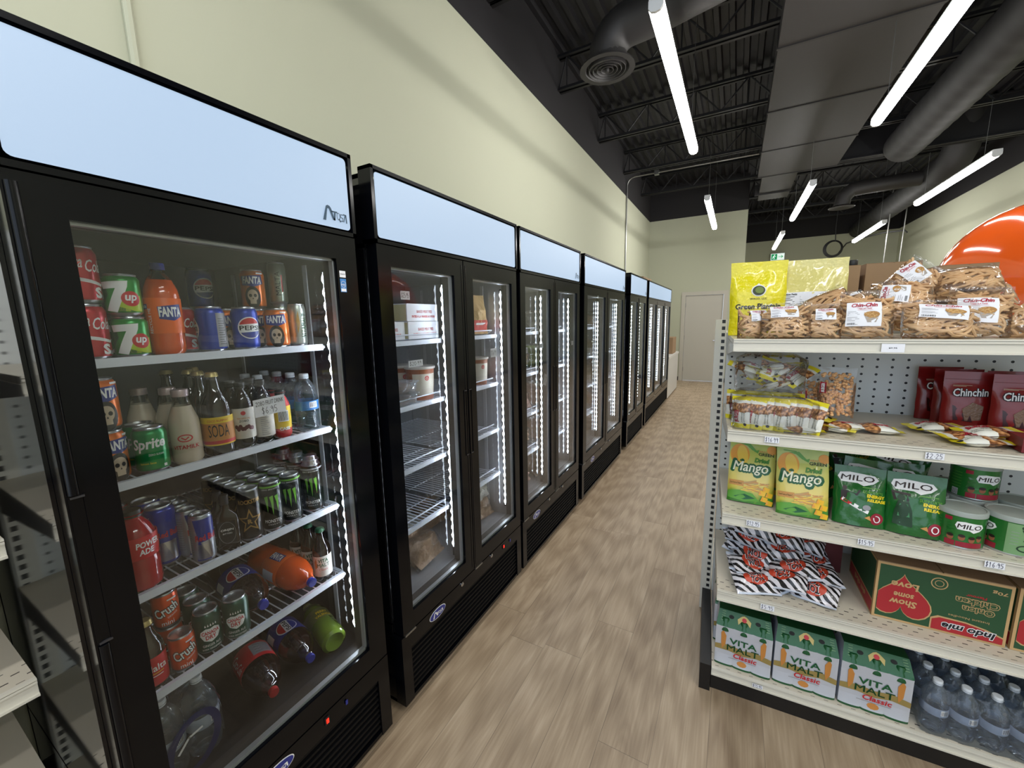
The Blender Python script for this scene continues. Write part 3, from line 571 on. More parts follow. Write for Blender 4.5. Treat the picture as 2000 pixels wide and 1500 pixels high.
def d_rock(q, R, H):
    m = cylmap(R); m2 = cylmap(R, off=.0008); q.text('ROCKSTAR', m, GOLD, .004, H * .78, .062, .013, bold=.03, step=CST); pts = []
    for k in range(10): r = .034 if k % 2 == 0 else .014; a = PI / 2 + k * PI / 5; pts.append((r * math.cos(a), H * .40 + r * 1.15 * math.sin(a)))
    q.poly(m, GOLD, pts, CST); q.poly(m2, DKT, [(x * .72, H * .40 + (y - H * .40) * .72) for x, y in pts], CST); q.text('R', cylmap(R, off=.0012), GOLD, 0, H * .40, .012, .014, bold=.05, step=CST)
def d_monster(q, R, H, lime=True):
    m = cylmap(R)
    for dx, l in ((-.014, .030), (0, .042), (.014, .034)):
        q.poly(m, MGRN, [(dx - .0055, H * .72), (dx + .0045, H * .74), (dx + .0045, H * .60), (dx + .0015, H * .60 - l), (dx - .001, H * .62 - l * .4), (dx - .002, H * .60)], CST)
    q.text('MONSTER', m, WHITEP, 0, H * .22, .048, .010, bold=.03, step=CST); q.text('E N E R G Y', m, WHITEP, 0, H * .15, .03, .004, step=CST)
    q.rect(m, MGRN if lime else GREYP, -PI * R, H * .90, PI * R * .99, H * .935, CST); q.text('ZERO BREAKING', cylmap(R, off=.0007), WHITEP, 0, H * .87, .05, .0045, step=CST)
def d_crush(q, R, H):
    m = cylmap(R); m2 = cylmap(R, off=.0008); q.text('Crush', m, INK, .0, H * .55, .056, .031, bold=.07, rot=.35, shear=.1, step=CST); q.text('Crush', m2, WHITEP, .0, H * .55, .052, .027, bold=.02, rot=.35, shear=.1, step=CST)
    q.text('ORANGE', m, WHITEP, .012, H * .36, .024, .005, rot=.35, step=CST); q.text('mini', m, WHITEP, .0, H * .18, .026, .012, step=CST); q.rect(m, WHITEP, .004, H * .80, .026, H * .84, CST)
def d_dry(q, R, H):
    m = cylmap(R); m2 = cylmap(R, off=.0008); q.poly(m, WHITEP, [(-.022, H * .58), (-.010, H * .64), (0, H * .62), (.010, H * .64), (.022, H * .58), (.024, H * .48), (.016, H * .36), (0, H * .30), (-.016, H * .36), (-.024, H * .48)], CST)
    q.text('CANADA', m2, RED, 0, H * .53, .040, .011, bold=.03, step=CST); q.text('DRY', m2, RED, 0, H * .42, .024, .012, bold=.03, step=CST); q.text('GINGER ALE', m, WHITEP, 0, H * .23, .042, .007, step=CST); q.text('SODA GINGEMBRE', m, WHITEP, 0, H * .14, .046, .005, step=CST)
    for k in range(5): q.poly(m, WHITEP, [(-.012 + k * .006, H * .68), (-.010 + k * .006, H * .74), (-.008 + k * .006, H * .68)], CST)
def P(t): return Proto(t)
K_ = {
 'coke': P(can('drink_can', '', .033, .122, canm('red', (196, 28, 48)), d_coke)), '7up': P(can('drink_can', '', .0325, .095, canm('green', (38, 150, 60)), d_7up)),
 'pepsi': P(can('drink_can', '', .033, .122, canm('blue', (24, 60, 170)), d_pepsi)), 'fanta': P(can('drink_can', '', .033, .120, canm('orange', (232, 116, 30)), d_fanta)),
 'vita': P(can('slim_can', '', .0265, .135, canm('silver', (186, 192, 184), .3, .7), d_vita)), 'malta': P(can('slim_can', '', .0265, .135, canm('grey', (150, 156, 140), .3, .7), d_malta)),
 'sprite': P(can('drink_can', '', .033, .112, canm('leaf_green', (0, 140, 70)), d_sprite)), 'rbb': P(can('energy_drink_can', '', .033, .165, canm('royal_blue', (26, 48, 150)), d_redbull)), 'rb': P(can('energy_drink_can', '', .0265, .135, canm('pale_silver', (186, 190, 200), .3, .7), d_redbull)),
 'rock': P(can('energy_drink_can', '', .0300, .157, canm('black', (30, 27, 26)), d_rock)), 'mon': P(can('energy_drink_can', '', .0300, .157, canm('blk2', (14, 20, 18)), d_monster)),
 'crush': P(can('mini_can', '', .0285, .098, canm('orange2', (226, 84, 30)), d_crush)), 'dry': P(can('drink_can', '', .0325, .122, canm('dgreen', (18, 74, 56)), d_dry)) }
# bottles -------------------------------------------------
CLR = glassy('clear_plastic', (.86, .90, .93), .08, ior=1.6, bump=(40, .35)); CLG = glassy('clear_glass', (.90, .92, .92), .02, ior=1.5); DKG = mat('dark_bottle_glass', (24, 12, 8), .06, spec=.8); COLA = mat('cola_liquid', (26, 10, 8), .06, spec=.8, coat=.5)
ORL = mat('orange_liquid', (214, 84, 26), .12, coat=.6); WAT = glassy('bottled_water', (.78, .82, .86), .04, ior=1.5, op=.10, opcol=(170, 182, 196), bump=(40, .25)); MILKM = mat('milk_liquid', (206, 192, 170), .15, coat=.5); REDL = mat('red_sports_drink', (168, 22, 36), .12, coat=.5); GRNL = mat('green_cider', (96, 118, 36), .10, coat=.6); GRNG = mat('green_glass', (20, 70, 34), .06, coat=.5)
CAPB = mat('cap_blue', (44, 56, 160), .4); CAPR = mat('cap_red', (190, 30, 38), .4); CAPW = mat('cap_white', (214, 220, 226), .4); CAPG = mat('cap_gold', (190, 170, 110), .35, .6); CAPK = mat('cap_black', (24, 22, 24), .4); LABW = mat('label_white', (222, 216, 206), .5); LABO = mat('label_orange', (240, 104, 24), .4); LABB = mat('label_dark_blue', (26, 44, 130), .4); LABR = mat('label_red', (202, 30, 40), .4); LABY = mat('label_yellow', (232, 196, 40), .5); LABC = mat('label_clearblue', (70, 130, 200), .4); BRN = mat('label_brown', (196, 130, 60), .5)
def bottle(name, label, R, H, shell, cap, deco=None, kind='pet', lab=None, cat='bottle', mats=None, cr=.0145, ch=.016, ridges=0):
    """kind: pet, glass or crown; lab=(z0, z1, material); the body's lower part may hold a liquid of another look"""
    t = thing(name, label, cat); q = MB()
    if kind == 'pet': pr = [(0, .006), (R * .5, .004), (R * .72, 0), (R * .95, .008), (R, .02)] + ([(R * (1 - .05 * (k % 2)), .025 + (H * .34 - .03) * k / ridges) for k in range(ridges)] if ridges else []) + [(R, H * .36), (R * .985, H * .40), (R * .985, H * .60), (R, H * .64), (R * .93, H * .72), (R * .70, H * .82), (R * .42, H * .895), (cr * .95, H * .93), (cr * .9, H * .945), (cr * 1.12, H * .95), (cr * .9, H * .957), (cr * .9, H - ch)]
    elif kind == 'crown': pr = [(0, .004), (R * .8, 0), (R, .008), (R, H * .56), (R * .94, H * .63), (R * .62, H * .74), (R * .43, H * .84), (.0125, H * .93), (.0125, H - .02), (.0145, H - .016), (.0135, H - .006)]
    elif kind == 'milk': pr = [(0, .004), (R * .85, 0), (R, .01), (R * 1.0, H * .50), (R * .95, H * .60), (R * .62, H * .78), (R * .52, H * .86), (R * .50, H * .93), (R * .52, H - .016)]
    q.lathe(pr, shell, 26, mats=[(mats(z0 := pr[i][1]) if mats else shell) for i in range(len(pr) - 1)])
    if lab: q.lathe([(R + .0004, lab[0]), (R + .0006, lab[0] + .0005), (R + .0006, lab[1] - .0005), (R + .0004, lab[1])], lab[2], 26)
    if deco: deco(q, R + (.0007 if lab else 0), H)
    q.build('body', t); q = MB()
    if kind == 'crown':
        pr = [(.0155, H - .012), (.0165, H - .013), (.0145, H - .004), (.012, H - .001), (0, H)]; q.lathe(pr, cap, 21); n = len(pr)
        for j in range(21):
            if j % 2: q.v[21 + j] = q.v[21 + j] * 1.0 - Vector((q.v[21 + j].x * .07, q.v[21 + j].y * .07, 0))
    elif kind == 'milk': q.lathe([(R * .55, H - .018), (R * .56, H - .016), (R * .56, H - .003), (R * .52, H), (0, H - .0005)], cap, 24)
    else:
        pr = [(cr * .98, H - ch), (cr, H - ch + .001), (cr, H - .002), (cr * .9, H), (0, H)]; q.lathe(pr, cap, 28)
        for i in (1, 2):
            for j in range(28):
                if j % 2: p = q.v[i * 28 + j]; q.v[i * 28 + j] = Vector((p.x * .95, p.y * .95, p.z))
    q.build('cap', t); return t
def b_fanta(q, R, H):
    m = cylmap(R); m2 = cylmap(R, off=.0009); q.poly(m, FB, [(.002, H * .40), (.0, H * .53), (.048, H * .56), (.050, H * .43), (.03, H * .38)], CST); q.text('FANTA', m2, WHITEP, .025, H * .475, .046, .024, bold=.04, step=CST); q.rect(m, WHITEP, -.040, H * .26, -.026, H * .38, CST)
    for k in range(7): q.rect(m2, INK, -.038 + k * .0018, H * .27, -.0372 + k * .0018, H * .37, CST)
    q.text('RECYCLE ME', m, WHITEP, -.018, H * .38, .06, .007, rot=PI / 2, step=CST); q.poly(m, FB, [(-.04, H * .5), (-.04, H * .55), (-.022, H * .56), (-.022, H * .51)], CST); q.text('FANTA', m2, WHITEP, -.031, H * .53, .016, .007, bold=.03, step=CST)
def b_soda(q, R, H):
    m = cylmap(R); q.rect(m, LABY, -.06, H * .40, .06, H * .46, CST); q.text('COCO RUMMAC', m, RED, .0, H * .43, .05, .006, bold=.02, step=CST); q.rect(cylmap(R, off=.0003), BRN, -.06, H * .18, .06, H * .40, CST); q.text('SODA', cylmap(R, off=.0008), INK, 0, H * .31, .048, .034, step=CST); q.rect(cylmap(R, off=.0008), RED, -.05, H * .15, .05, H * .19, CST)
def b_milk(q, R, H):
    m = cylmap(R, off=.0005); q.ring(m, RED, 0, H * .36, .016, .010, .003, step=CST); q.line(m, RED, [(-.007, H * .37), (0, H * .34), (.007, H * .37)], .003); q.text('VITAMILK', m, RED, 0, H * .24, .056, .010, bold=.03, step=CST)
def b_zobo(q, R, H):
    m = cylmap(R); q.ell(m, RED, 0, H * .55, .006, .006, step=CST); q.text('TROPICAL', m, BRN, 0, H * .47, .034, .005, bold=.02, step=CST); q.text('ZOBO', m, INK, 0, H * .43, .024, .006, bold=.02, step=CST)
    for k in range(9): a = random.Random(k); q.ell(m, mat('label_wine', (92, 24, 40), .4), -.02 + .005 * k, H * (.30 + .05 * a.random()), .005, .006, step=CST)
def b_zobo2(q, R, H):
    m = cylmap(R)
    for k in range(12): q.rect(m, GREYP, -.012, H * (.14 + k * .03), .010 - (k % 3) * .004, H * (.148 + k * .03), CST)
def b_yel(q, R, H):
    m = cylmap(R); q.rect(m, WHITEP, -.016, H * .35, .014, H * .58, CST)
    for k in range(8): q.rect(cylmap(R, off=.0008), INK, -.014 + k * .0034, H * .37, -.0125 + k * .0034, H * .56, CST)
    q.text('CASS', m, WHITEP, 0, H * .2, .03, .010, bold=.05, step=CST)
def b_water(q, R, H):
    m = cylmap(R); q.rect(m, WHITEP, .004, H * .42, .030, H * .52, CST)
    for k in range(7): q.rect(cylmap(R, off=.0007), INK, .006 + k * .0032, H * .43, .0074 + k * .0032, H * .51, CST)
def b_power(q, R, H):
    m = cylmap(R); m2 = cylmap(R, off=.0008); q.text('POWER', m, WHITEP, .006, H * .60, .05, .015, bold=.03, shear=.1, step=CST); q.text('ADE', m, WHITEP, .0, H * .51, .03, .014, bold=.03, shear=.1, step=CST); q.poly(m, INK, [(.03, H * .45), (.055, H * .66), (.06, H * .5)], CST)
def b_pepsi(q, R, H):
    m = cylmap(R); m2 = cylmap(R, off=.0009); m3 = cylmap(R, off=.0013); v = H * .50; a = .034
    q.ell(m, WHITEP, 0, v, a, a, step=CST); q.ell(m2, RED, 0, v, a * .9, a * .9, a0=-1.3, a1=1.3, seg=16, step=CST); q.ell(m2, CBLUE, 0, v, a * .9, a * .9, a0=PI - 1.3, a1=PI + 1.3, seg=16, step=CST); q.text('PEPSI', m3, INK, 0, v, a * 1.7, a * .42, rot=PI / 2, bold=.02, step=CST); q.rect(m, WHITEP, .05, H * .36, .075, H * .5, CST)
def b_fanta2(q, R, H):
    m = cylmap(R); m2 = cylmap(R, off=.0009); q.poly(m, FB, [(-.012, H * .37), (-.016, H * .56), (.012, H * .57), (.016, H * .38)], CST); q.text('FANTA', m2, WHITEP, 0, H * .47, .056, .022, rot=PI / 2, bold=.04, step=CST); q.rect(m, WHITEP, .05, H * .37, .085, H * .56, CST)
def b_coke2(q, R, H):
    m = cylmap(R); q.rect(m, GREYP, -.04, H * .37, .02, H * .56, CST); q.text('Coca-Cola', m, WHITEP, .07, H * .47, .07, .028, shear=.35, rot=PI / 2, step=CST)
    for k in range(10): q.rect(cylmap(R, off=.0008), INK, -.034, H * (.39 + .015 * k), .01 - .008 * (k % 3), H * (.394 + .015 * k), CST)
def b_vm(q, R, H):
    m = cylmap(R); q.text('VITA', m, DGR, .002, H * .42, .034, .013, bold=.03, step=CST); q.text('MALT', m, DGR, .002, H * .33, .040, .013, bold=.03, step=CST); q.text('Classic', m, RED, .002, H * .25, .03, .009, shear=.3, step=CST); q.poly(m, BRN, [(-.026, H * .25), (-.018, H * .3), (-.02, H * .48), (-.028, H * .4)], CST)
def b_malt(q, R, H):
    m = cylmap(R); q.text('Malta', m, WHITEP, .002, H * .33, .044, .017, bold=.03, step=CST); q.rect(m, YEL, -.012, H * .245, .016, H * .255, CST); q.rect(m, WHITEP, -.010, H * .205, .014, H * .215, CST)
def b_green(q, R, H):
    m = cylmap(R); q.text('PERRY', m, LABY, 0, H * .50, .04, .014, bold=.03, step=CST); q.text('VALENCIA', m, LABY, 0, H * .42, .06, .014, bold=.03, step=CST)
CR = 'crown'
B_ = {
 'orange': P(bottle('soda_bottle', '', .036, .225, ORL, CAPB, b_fanta, lab=(.055, .14, LABO), mats=lambda z: ORL if z < .17 else CLR)),
 'sprite_b': P(bottle('soda_bottle', '', .048, .21, GRNG, CAPK, d_sprite)), 'milk': P(bottle('milk_bottle', '', .033, .192, CLG, mat('cap_milk', (196, 176, 176), .35, .4), b_milk, 'milk', mats=lambda z: MILKM if z < .13 else CLG)),
 'brown': P(bottle('crown_cap_bottle', '', .030, .228, DKG, CAPG, None, CR)), 'soda': P(bottle('crown_cap_bottle', '', .036, .228, DKG, CAPG, b_soda, CR, lab=(.03, .108, LABY))),
 'zobo': P(bottle('hibiscus_drink_bottle', '', .028, .19, DKG, CAPK, b_zobo, lab=(.03, .118, LABW))), 'zobo2': P(bottle('hibiscus_drink_bottle', '', .027, .19, DKG, CAPK, b_zobo2, lab=(.02, .112, LABW))),
 'yellow': P(bottle('squat_bottle', '', .024, .15, CAPR, CAPK, b_yel, lab=(.03, .10, LABY))), 'water': P(bottle('water_bottle', '', .036, .19, WAT, CAPW, b_water, lab=(.072, .102, LABC), ridges=9)),
 'power': P(bottle('sports_drink_bottle', '', .040, .20, REDL, CAPK, b_power, lab=(.085, .14, LABR), cr=.02)), 'vm': P(bottle('malt_bottle', '', .030, .19, DKG, mat('cap_green', (40, 90, 60), .4), b_vm, CR, lab=(.02, .095, LABW))),
 'malt': P(bottle('malt_bottle', '', .030, .18, DKG, CAPG, b_malt, CR, lab=(.012, .088, LABR))),
 'pepsi2': P(bottle('large_cola_bottle', '', .054, .31, COLA, CAPB, b_pepsi, lab=(.10, .19, LABB))), 'fanta2': P(bottle('large_orange_soda_bottle', '', .055, .31, ORL, CAPB, b_fanta2, lab=(.10, .19, LABO))),
 'coke2': P(bottle('large_cola_bottle', '', .055, .31, COLA, CAPR, b_coke2, lab=(.10, .19, LABR))), 'green': P(bottle('green_cider_bottle', '', .045, .27, GRNL, CAPG, b_green, lab=(.10, .165, mat('label_olive', (90, 96, 50), .5)))) }
# cans with a screw cap
def capcan():
    t = can('screw_cap_can', '', .033, .165, canm('blk2', (14, 20, 18)), lambda q, R, H: d_monster(q, R, H, False)); t['category'] = 'drink can'
    q = MB(); q.lathe([(.026, .158), (.024, .175), (.027, .176), (.027, .179), (.021, .180), (.021, .192), (.019, .194), (0, .194)], ALU, 24); q.build('screw_cap', t); return t
K_['monb'] = P(capcan())
def flask():
    t = thing('flask_bottle', '', 'bottle'); q = MB(); W_, D_ = .029, .014
    def ring(z, w, d, n=24): return [(d * math.copysign(abs(math.cos(a)) ** .6, math.cos(a)), w * math.copysign(abs(math.sin(a)) ** .6, math.sin(a)), z) for a in [2 * PI * k / n for k in range(n)]]
    zs = [(0, .8, .8), (.004, .97, .97), (.02, 1, 1), (.085, 1, 1), (.098, .93, .95), (.110, .6, .8), (.116, .38, .72), (.135, .34, .66)]; vs = []
    for z, a, b in zs: vs += ring(z, W_ * a, D_ * b)
    q.add(vs, [(i * 24 + j, i * 24 + (j + 1) % 24, (i + 1) * 24 + (j + 1) % 24, (i + 1) * 24 + j) for i in range(len(zs) - 1) for j in range(24)] + [tuple(reversed(range(24)))], DKG)
    m = lambda u, v: (D_ + .0006, u, v); q.rect(m, mat('label_black', (26, 24, 24), .5), -.020, .02, .020, .085); m = lambda u, v: (D_ + .001, u, v); q.ring(m, GREYP, 0, .052, .020, .032, .0008); q.text('ORIJIN', m, WHITEP, 0, .060, .030, .008, bold=.02); q.text('BITTERS', m, WHITEP, 0, .050, .022, .004)
    q.build('body', t); q = MB(); q.lathe([(.0105, .133), (.0115, .134), (.0115, .158), (.0105, .16), (0, .16)], CAPK, 20); q.build('cap', t); return t
B_['flask'] = P(flask())
ZS = {'A': 1.532, 'B': 1.252, 'C': .972, 'D': .707, 'E': .431}
def put(k, x, y, s, label, ang=-18, up=0.0, group='drinks in the first refrigerator'):
    return (K_ if k in K_ else B_)[k].put((x, y, ZS[s] + up), (0, 0, math.radians(ang)), label, group)
put('coke', -1.245, .322, 'A', 'lower red cola can at the left end of the top shelf', 2); put('coke', -1.247, .322, 'A', 'upper red cola can stacked at the left end of the top shelf', 10, .1225)
put('7up', -1.240, .391, 'A', 'lower green lemon-lime can of the stacked pair', -30); put('7up', -1.241, .388, 'A', 'upper green lemon-lime can of the stacked pair', -36, .0955)
put('orange', -1.250, .463, 'A', 'upright orange soda bottle on the top shelf with orange label', -38)
put('coke', -1.34, .532, 'A', 'red cola can half hidden behind the orange soda bottle', -10); put('pepsi', -1.245, .560, 'A', 'blue cola can turned to show its grey ingredients side', -130)
put('pepsi', -1.47, .645, 'A', 'blue cola can at the rear, lower of a pair', -20); put('pepsi', -1.47, .645, 'A', 'blue cola can stacked at the rear of the top shelf', 2, .1225)
put('pepsi', -1.240, .645, 'A', 'front blue cola can with the round logo on the top shelf', -6); put('fanta', -1.33, .728, 'A', 'orange can with skull print, lower one at the rear', -20)
put('fanta', -1.33, .728, 'A', 'orange can with skull print, stacked high on the top shelf', -32, .1205); put('fanta', -1.243, .738, 'A', 'orange can with skull print at the front of the top shelf', -34)
put('vita', -1.245, .808, 'A', 'slim silver malt can at the right end of the top shelf', 10); put('malta', -1.325, .805, 'A', 'slim grey can behind the silver one, lower of two', -10); put('malta', -1.325, .805, 'A', 'slim grey can stacked above the silver malt can', -30, .1355)
for k, x, y, l in (('coke', -1.32, .325, 'red cola can second in line behind the front one'), ('7up', -1.31, .392, 'green lemon-lime can behind the stacked pair'), ('fanta', -1.33, .640, 'orange can behind the front blue cola can'), ('pepsi', -1.40, .56, 'blue cola can deep on the top shelf behind the grey-sided one')): put(k, x, y, 'A', l, -10)
put('fanta', -1.245, .318, 'B', 'lower orange can beside the door frame on the second shelf', 14); put('fanta', -1.247, .318, 'B', 'upper orange skull can beside the door frame on the second shelf', 2, .1205)
put('sprite', -1.240, .393, 'B', 'front green soda can with large white lettering', -14); put('sprite', -1.31, .398, 'B', 'second green soda can behind the front one', -20); put('sprite_b', -1.47, .350, 'B', 'big dark green soda bottle at the rear of the second shelf', -10)
put('milk', -1.240, .466, 'B', 'front glass bottle of beige soy milk with red lettering', -24); put('milk', -1.31, .466, 'B', 'second glass bottle of beige soy milk behind the first', -10); put('milk', -1.38, .43, 'B', 'third glass bottle of beige soy milk in the dark rear', -10)
put('soda', -1.238, .541, 'B', 'brown crown cap bottle with yellow and tan soda label', -22)
for x, y, l in ((-1.315, .541, 'brown bottle directly behind the yellow labelled one'), (-1.385, .548, 'third brown bottle in the row'), (-1.45, .52, 'brown bottle deep at the rear by the soy milk'), (-1.46, .59, 'brown bottle at the rear between two rows')): put('brown', x, y, 'B', l)
put('zobo', -1.235, .606, 'B', 'dark hibiscus drink bottle with white front label', -24); put('zobo2', -1.238, .664, 'B', 'dark hibiscus drink bottle turned to its ingredients label', -20)
put('zobo', -1.30, .612, 'B', 'dark hibiscus bottle behind the white labelled one', 40); put('zobo2', -1.31, .674, 'B', 'dark hibiscus bottle behind the ingredients label one', 60); put('yellow', -1.236, .720, 'B', 'small yellow and red bottle below the handwritten card', -20); put('yellow', -1.30, .735, 'B', 'small yellow and red bottle behind the front one', -20)
for i, x in enumerate((-1.238, -1.314, -1.39, -1.466)): put('water', x, .806, 'B', ('front', 'second', 'third', 'fourth')[i] + ' clear water bottle in the row on the second shelf', -26)
for i, x in enumerate((-1.365, -1.44)): put('water', x, .728, 'B', ('dim water bottle behind the small yellow bottles', 'dim water bottle deepest behind the hibiscus drinks')[i], -26)
put('power', -1.240, .336, 'C', 'red sports drink bottle beside the door frame', 8); put('power', -1.325, .333, 'C', 'second red sports drink bottle behind the front one', 8)
put('rbb', -1.315, .410, 'C', 'tall blue energy drink can behind the red bottle', -20); put('rbb', -1.39, .408, 'C', 'second tall blue energy drink can further back', -20)
put('rb', -1.232, .466, 'C', 'front small silver and blue energy drink can', -34); put('rb', -1.296, .462, 'C', 'second small silver and blue energy drink can', -6); put('rb', -1.36, .467, 'C', 'third small silver and blue energy drink can', -6); put('rb', -1.424, .467, 'C', 'fourth small silver and blue energy drink can', -6)
put('flask', -1.236, .529, 'C', 'black flat flask bottle with a round label', -30); put('flask', -1.28, .531, 'C', 'second black flask bottle behind the front one', -30)
for i, (x, y) in enumerate(((-1.238, .592), (-1.305, .592), (-1.372, .592), (-1.44, .592))): put('rock', x, y, 'C', ('front', 'second', 'third', 'fourth')[i] + ' black energy can with gold star in its row', -28)
for i, (x, y) in enumerate(((-1.236, .656), (-1.30, .656), (-1.365, .656))): put('mon', x, y, 'C', ('front', 'second', 'third')[i] + ' black can with green claw mark beside the gold star cans', -26)
for i, (x, y) in enumerate(((-1.236, .719), (-1.30, .719), (-1.365, .719))): put('mon', x, y, 'C', ('front', 'second', 'third')[i] + ' black can with green claw mark beside the screw cap cans', -36)
for i, x in enumerate((-1.240, -1.316, -1.392)): put('monb', x, .799, 'C', ('front', 'second', 'rear')[i] + ' tall black can with silver screw cap', -40)
put('malt', -1.240, .324, 'D', 'dark malt bottle with red label beside the door frame', -4); put('malt', -1.31, .322, 'D', 'second dark malt bottle behind the red labelled one', -4)
put('crush', -1.238, .388, 'D', 'front orange mini can on the fourth shelf', -10); put('crush', -1.305, .388, 'D', 'orange mini can behind the front one, lower', -12); put('crush', -1.305, .388, 'D', 'orange mini can stacked on the rear one', -16, .0985)
put('dry', -1.245, .451, 'D', 'front green ginger ale can beside the orange mini can', -12); put('dry', -1.230, .517, 'D', 'green ginger ale can beside the lying cola bottle', -28); put('dry', -1.317, .458, 'D', 'second green ginger ale can in its row', -20); put('dry', -1.39, .462, 'D', 'third green ginger ale can in its row', -20)
put('vm', -1.238, .806, 'D', 'small malt bottle with pale label at the right end of the fourth shelf', -34); put('vm', -1.304, .806, 'D', 'dark malt bottle just behind the pale labelled one', -34); put('vm', -1.37, .806, 'D', 'third dark malt bottle at the right end', -34)
def lay(k, x, y, z, yaw, roll, label):   # bottle lying with its cap towards the door
    M = Matrix.Rotation(yaw, 4, 'Z') @ Matrix.Rotation(PI / 2, 4, 'Y') @ Matrix.Rotation(roll, 4, 'Z'); return B_[k].put((x, y, z), M.to_euler(), label, 'drinks in the first refrigerator')
lay('pepsi2', -1.510, .613, .762, -.10, PI + .15, 'large cola bottle lying on the fourth shelf, blue cap forward'); lay('fanta2', -1.475, .724, .763, -.02, PI + .3, 'large orange soda bottle lying on the fourth shelf, blue cap forward')
lay('coke2', -1.475, .625, .487, -.20, PI - .2, 'large cola bottle with red cap lying on the cabinet floor'); lay('pepsi2', -1.495, .735, .486, -.12, PI + .1, 'large cola bottle with blue cap lying on the cabinet floor')
M = Matrix.Rotation(-.25, 4, 'Z') @ Matrix.Rotation(-PI / 2, 4, 'Y') @ Matrix.Rotation(.2, 4, 'Z'); B_['green'].put((-1.19, .790, .477), M.to_euler(), 'green bottle lying on the cabinet floor with its base forward', 'drinks in the first refrigerator')
# wrapped water bottles at the bottom
SHRINK = glassy('shrink_wrap', (.90, .93, .96), .10, ior=1.45, bump=(18, .6), op=.03); NAVYP = mat('wrap_navy', (34, 44, 96), .3)
def waterpack(label, nx, ny, R, H, loc, rz, navy=True, group=None, capm=CAPW):
    t = thing('water_bottle_pack', label, 'bottle pack', loc, (0, 0, rz), group); proto = None
    for i in range(nx):
        for j in range(ny):
            x, y = -(i + .5) * 2 * R, (j + .5) * 2 * R; q = MB() if proto is None else None
            if proto is None:
                src = bottle('pack_bottle', '', R * .985, H, WAT, capm, b_water, lab=(H * .38, H * .54, mat('label_ice', (176, 184, 198), .4)), ridges=9, cr=.0135); proto = kids(src); b0, c0 = proto; bpy.data.objects.remove(src)
                b0.name = 'bottle'; b0.parent = t; b0.location = (x, y, 0); c0.name = 'cap'; c0.parent = b0
            else:
                b1 = b0.copy(); C.objects.link(b1); b1.parent = t; b1.location = (x, y, 0); b1.rotation_euler = (0, 0, random.uniform(-.9, .4)); c1 = c0.copy(); C.objects.link(c1); c1.parent = b1
    q = MB(); X, Y = nx * 2 * R + .004, ny * 2 * R + .004; zt = H * .78; n = 12
    def rim(a, z, ins, bump_): # outline round the pack, waisted between bottles
        pts = []
        for side in range(4):
            L_ = Y if side % 2 == 0 else X; nb = ny if side % 2 == 0 else nx
            for k in range(n):
                s = k / n; w = abs(math.sin(PI * s * nb)) ** .5 * bump_ - bump_ - ins
                if side == 0: pts.append((.002 + w, -.002 + ins + s * (L_ - 2 * ins), z))
                elif side == 1: pts.append((.002 - ins - s * (L_ - 2 * ins), Y - .002 + w, z))
                elif side == 2: pts.append((.002 - X - w, Y - .002 - ins - s * (L_ - 2 * ins), z))
                else: pts.append((.002 - X + ins + s * (L_ - 2 * ins), -.002 - w, z))
        return pts
    lv = [(0.001, 0, .006), (H * .3, 0, .010), (H * .6, 0, .010), (H * .74, .012, .004), (H * .86, .03, .0)]; vs = []
    for z, ins, bp in lv: vs += rim(0, z, ins, bp)
    N_ = 4 * n; q.add(vs, [(i * N_ + j, i * N_ + (j + 1) % N_, (i + 1) * N_ + (j + 1) % N_, (i + 1) * N_ + j) for i in range(len(lv) - 1) for j in range(N_)], SHRINK)
    if navy:
        yc_ = Y * .5; q.ring(lambda u, v: (.005, u, v), NAVYP, yc_, H * .33, .062, .085, .018, rot=-.35, seg=30)
        q.line(lambda u, v: (.006, u, v), WHITEP, [(yc_ - .035, H * .33), (yc_ - .01, H * .45), (yc_ + .02, H * .47)], .006)
    q.build('shrink_wrap', t); return t
waterpack('wrapped pack of clear water bottles with a navy ring print on the cabinet floor', 3, 2, .040, .225, (-1.20, .285, .432), 0)
# handwritten card inside the first door
def hand(q, mp, m, pts_list, w):
    for pts in pts_list: q.line(mp, m, pts, w)
HG = {'0': [[(.3, 1), (.05, .7), (.05, .3), (.3, 0), (.55, .3), (.55, .7), (.3, 1)]], '1': [[(.1, .75), (.3, 1), (.3, 0)]], '2': [[(.05, .8), (.3, 1), (.55, .75), (.05, 0), (.6, .02)]], '5': [[(.55, 1), (.12, 1), (.1, .55), (.4, .6), (.56, .3), (.35, 0), (.05, .08)]], '6': [[(.45, 1), (.1, .55), (.08, .2), (.3, 0), (.52, .2), (.4, .48), (.12, .38)]], '9': [[(.5, .85), (.25, 1), (.08, .75), (.3, .55), (.52, .8), (.45, 0)]],
      '$': [[(.55, .85), (.3, .95), (.08, .75), (.5, .35), (.3, .08), (.03, .18)], [(.33, 1.15), (.27, -.15)]], '.': [[(.1, .42), (.2, .38)]], '4': [[(.4, 1), (.05, .35), (.6, .35)], [(.42, .6), (.42, 0)]], '3': [[(.08, .95), (.5, .85), (.25, .55), (.55, .3), (.3, 0), (.05, .1)]], '7': [[(.05, 1), (.55, 1), (.2, 0)]], '8': [[(.5, .85), (.25, 1), (.1, .8), (.5, .3), (.3, 0), (.08, .25), (.5, .85)]]}
def price(q, mp, m, s, u, v, w, h, lw=.0011):
    adv = [(.35 if c == '.' else .75) for c in s]; tot = sum(adv); x = 0
    for c, a in zip(s, adv):
        if c in HG: hand(q, mp, m, [[(u - w / 2 + (x + px * .95) * w / tot, v - h / 2 + py * h) for px, py in st] for st in HG[c]], lw)
        x += a
q = MB(); mp = lambda u, v: (-1.113, u, v); cy, cz = .618, 1.382; PR = lambda pts: [(cy + rot2(p, .05)[0], cz + rot2(p, .05)[1]) for p in pts]
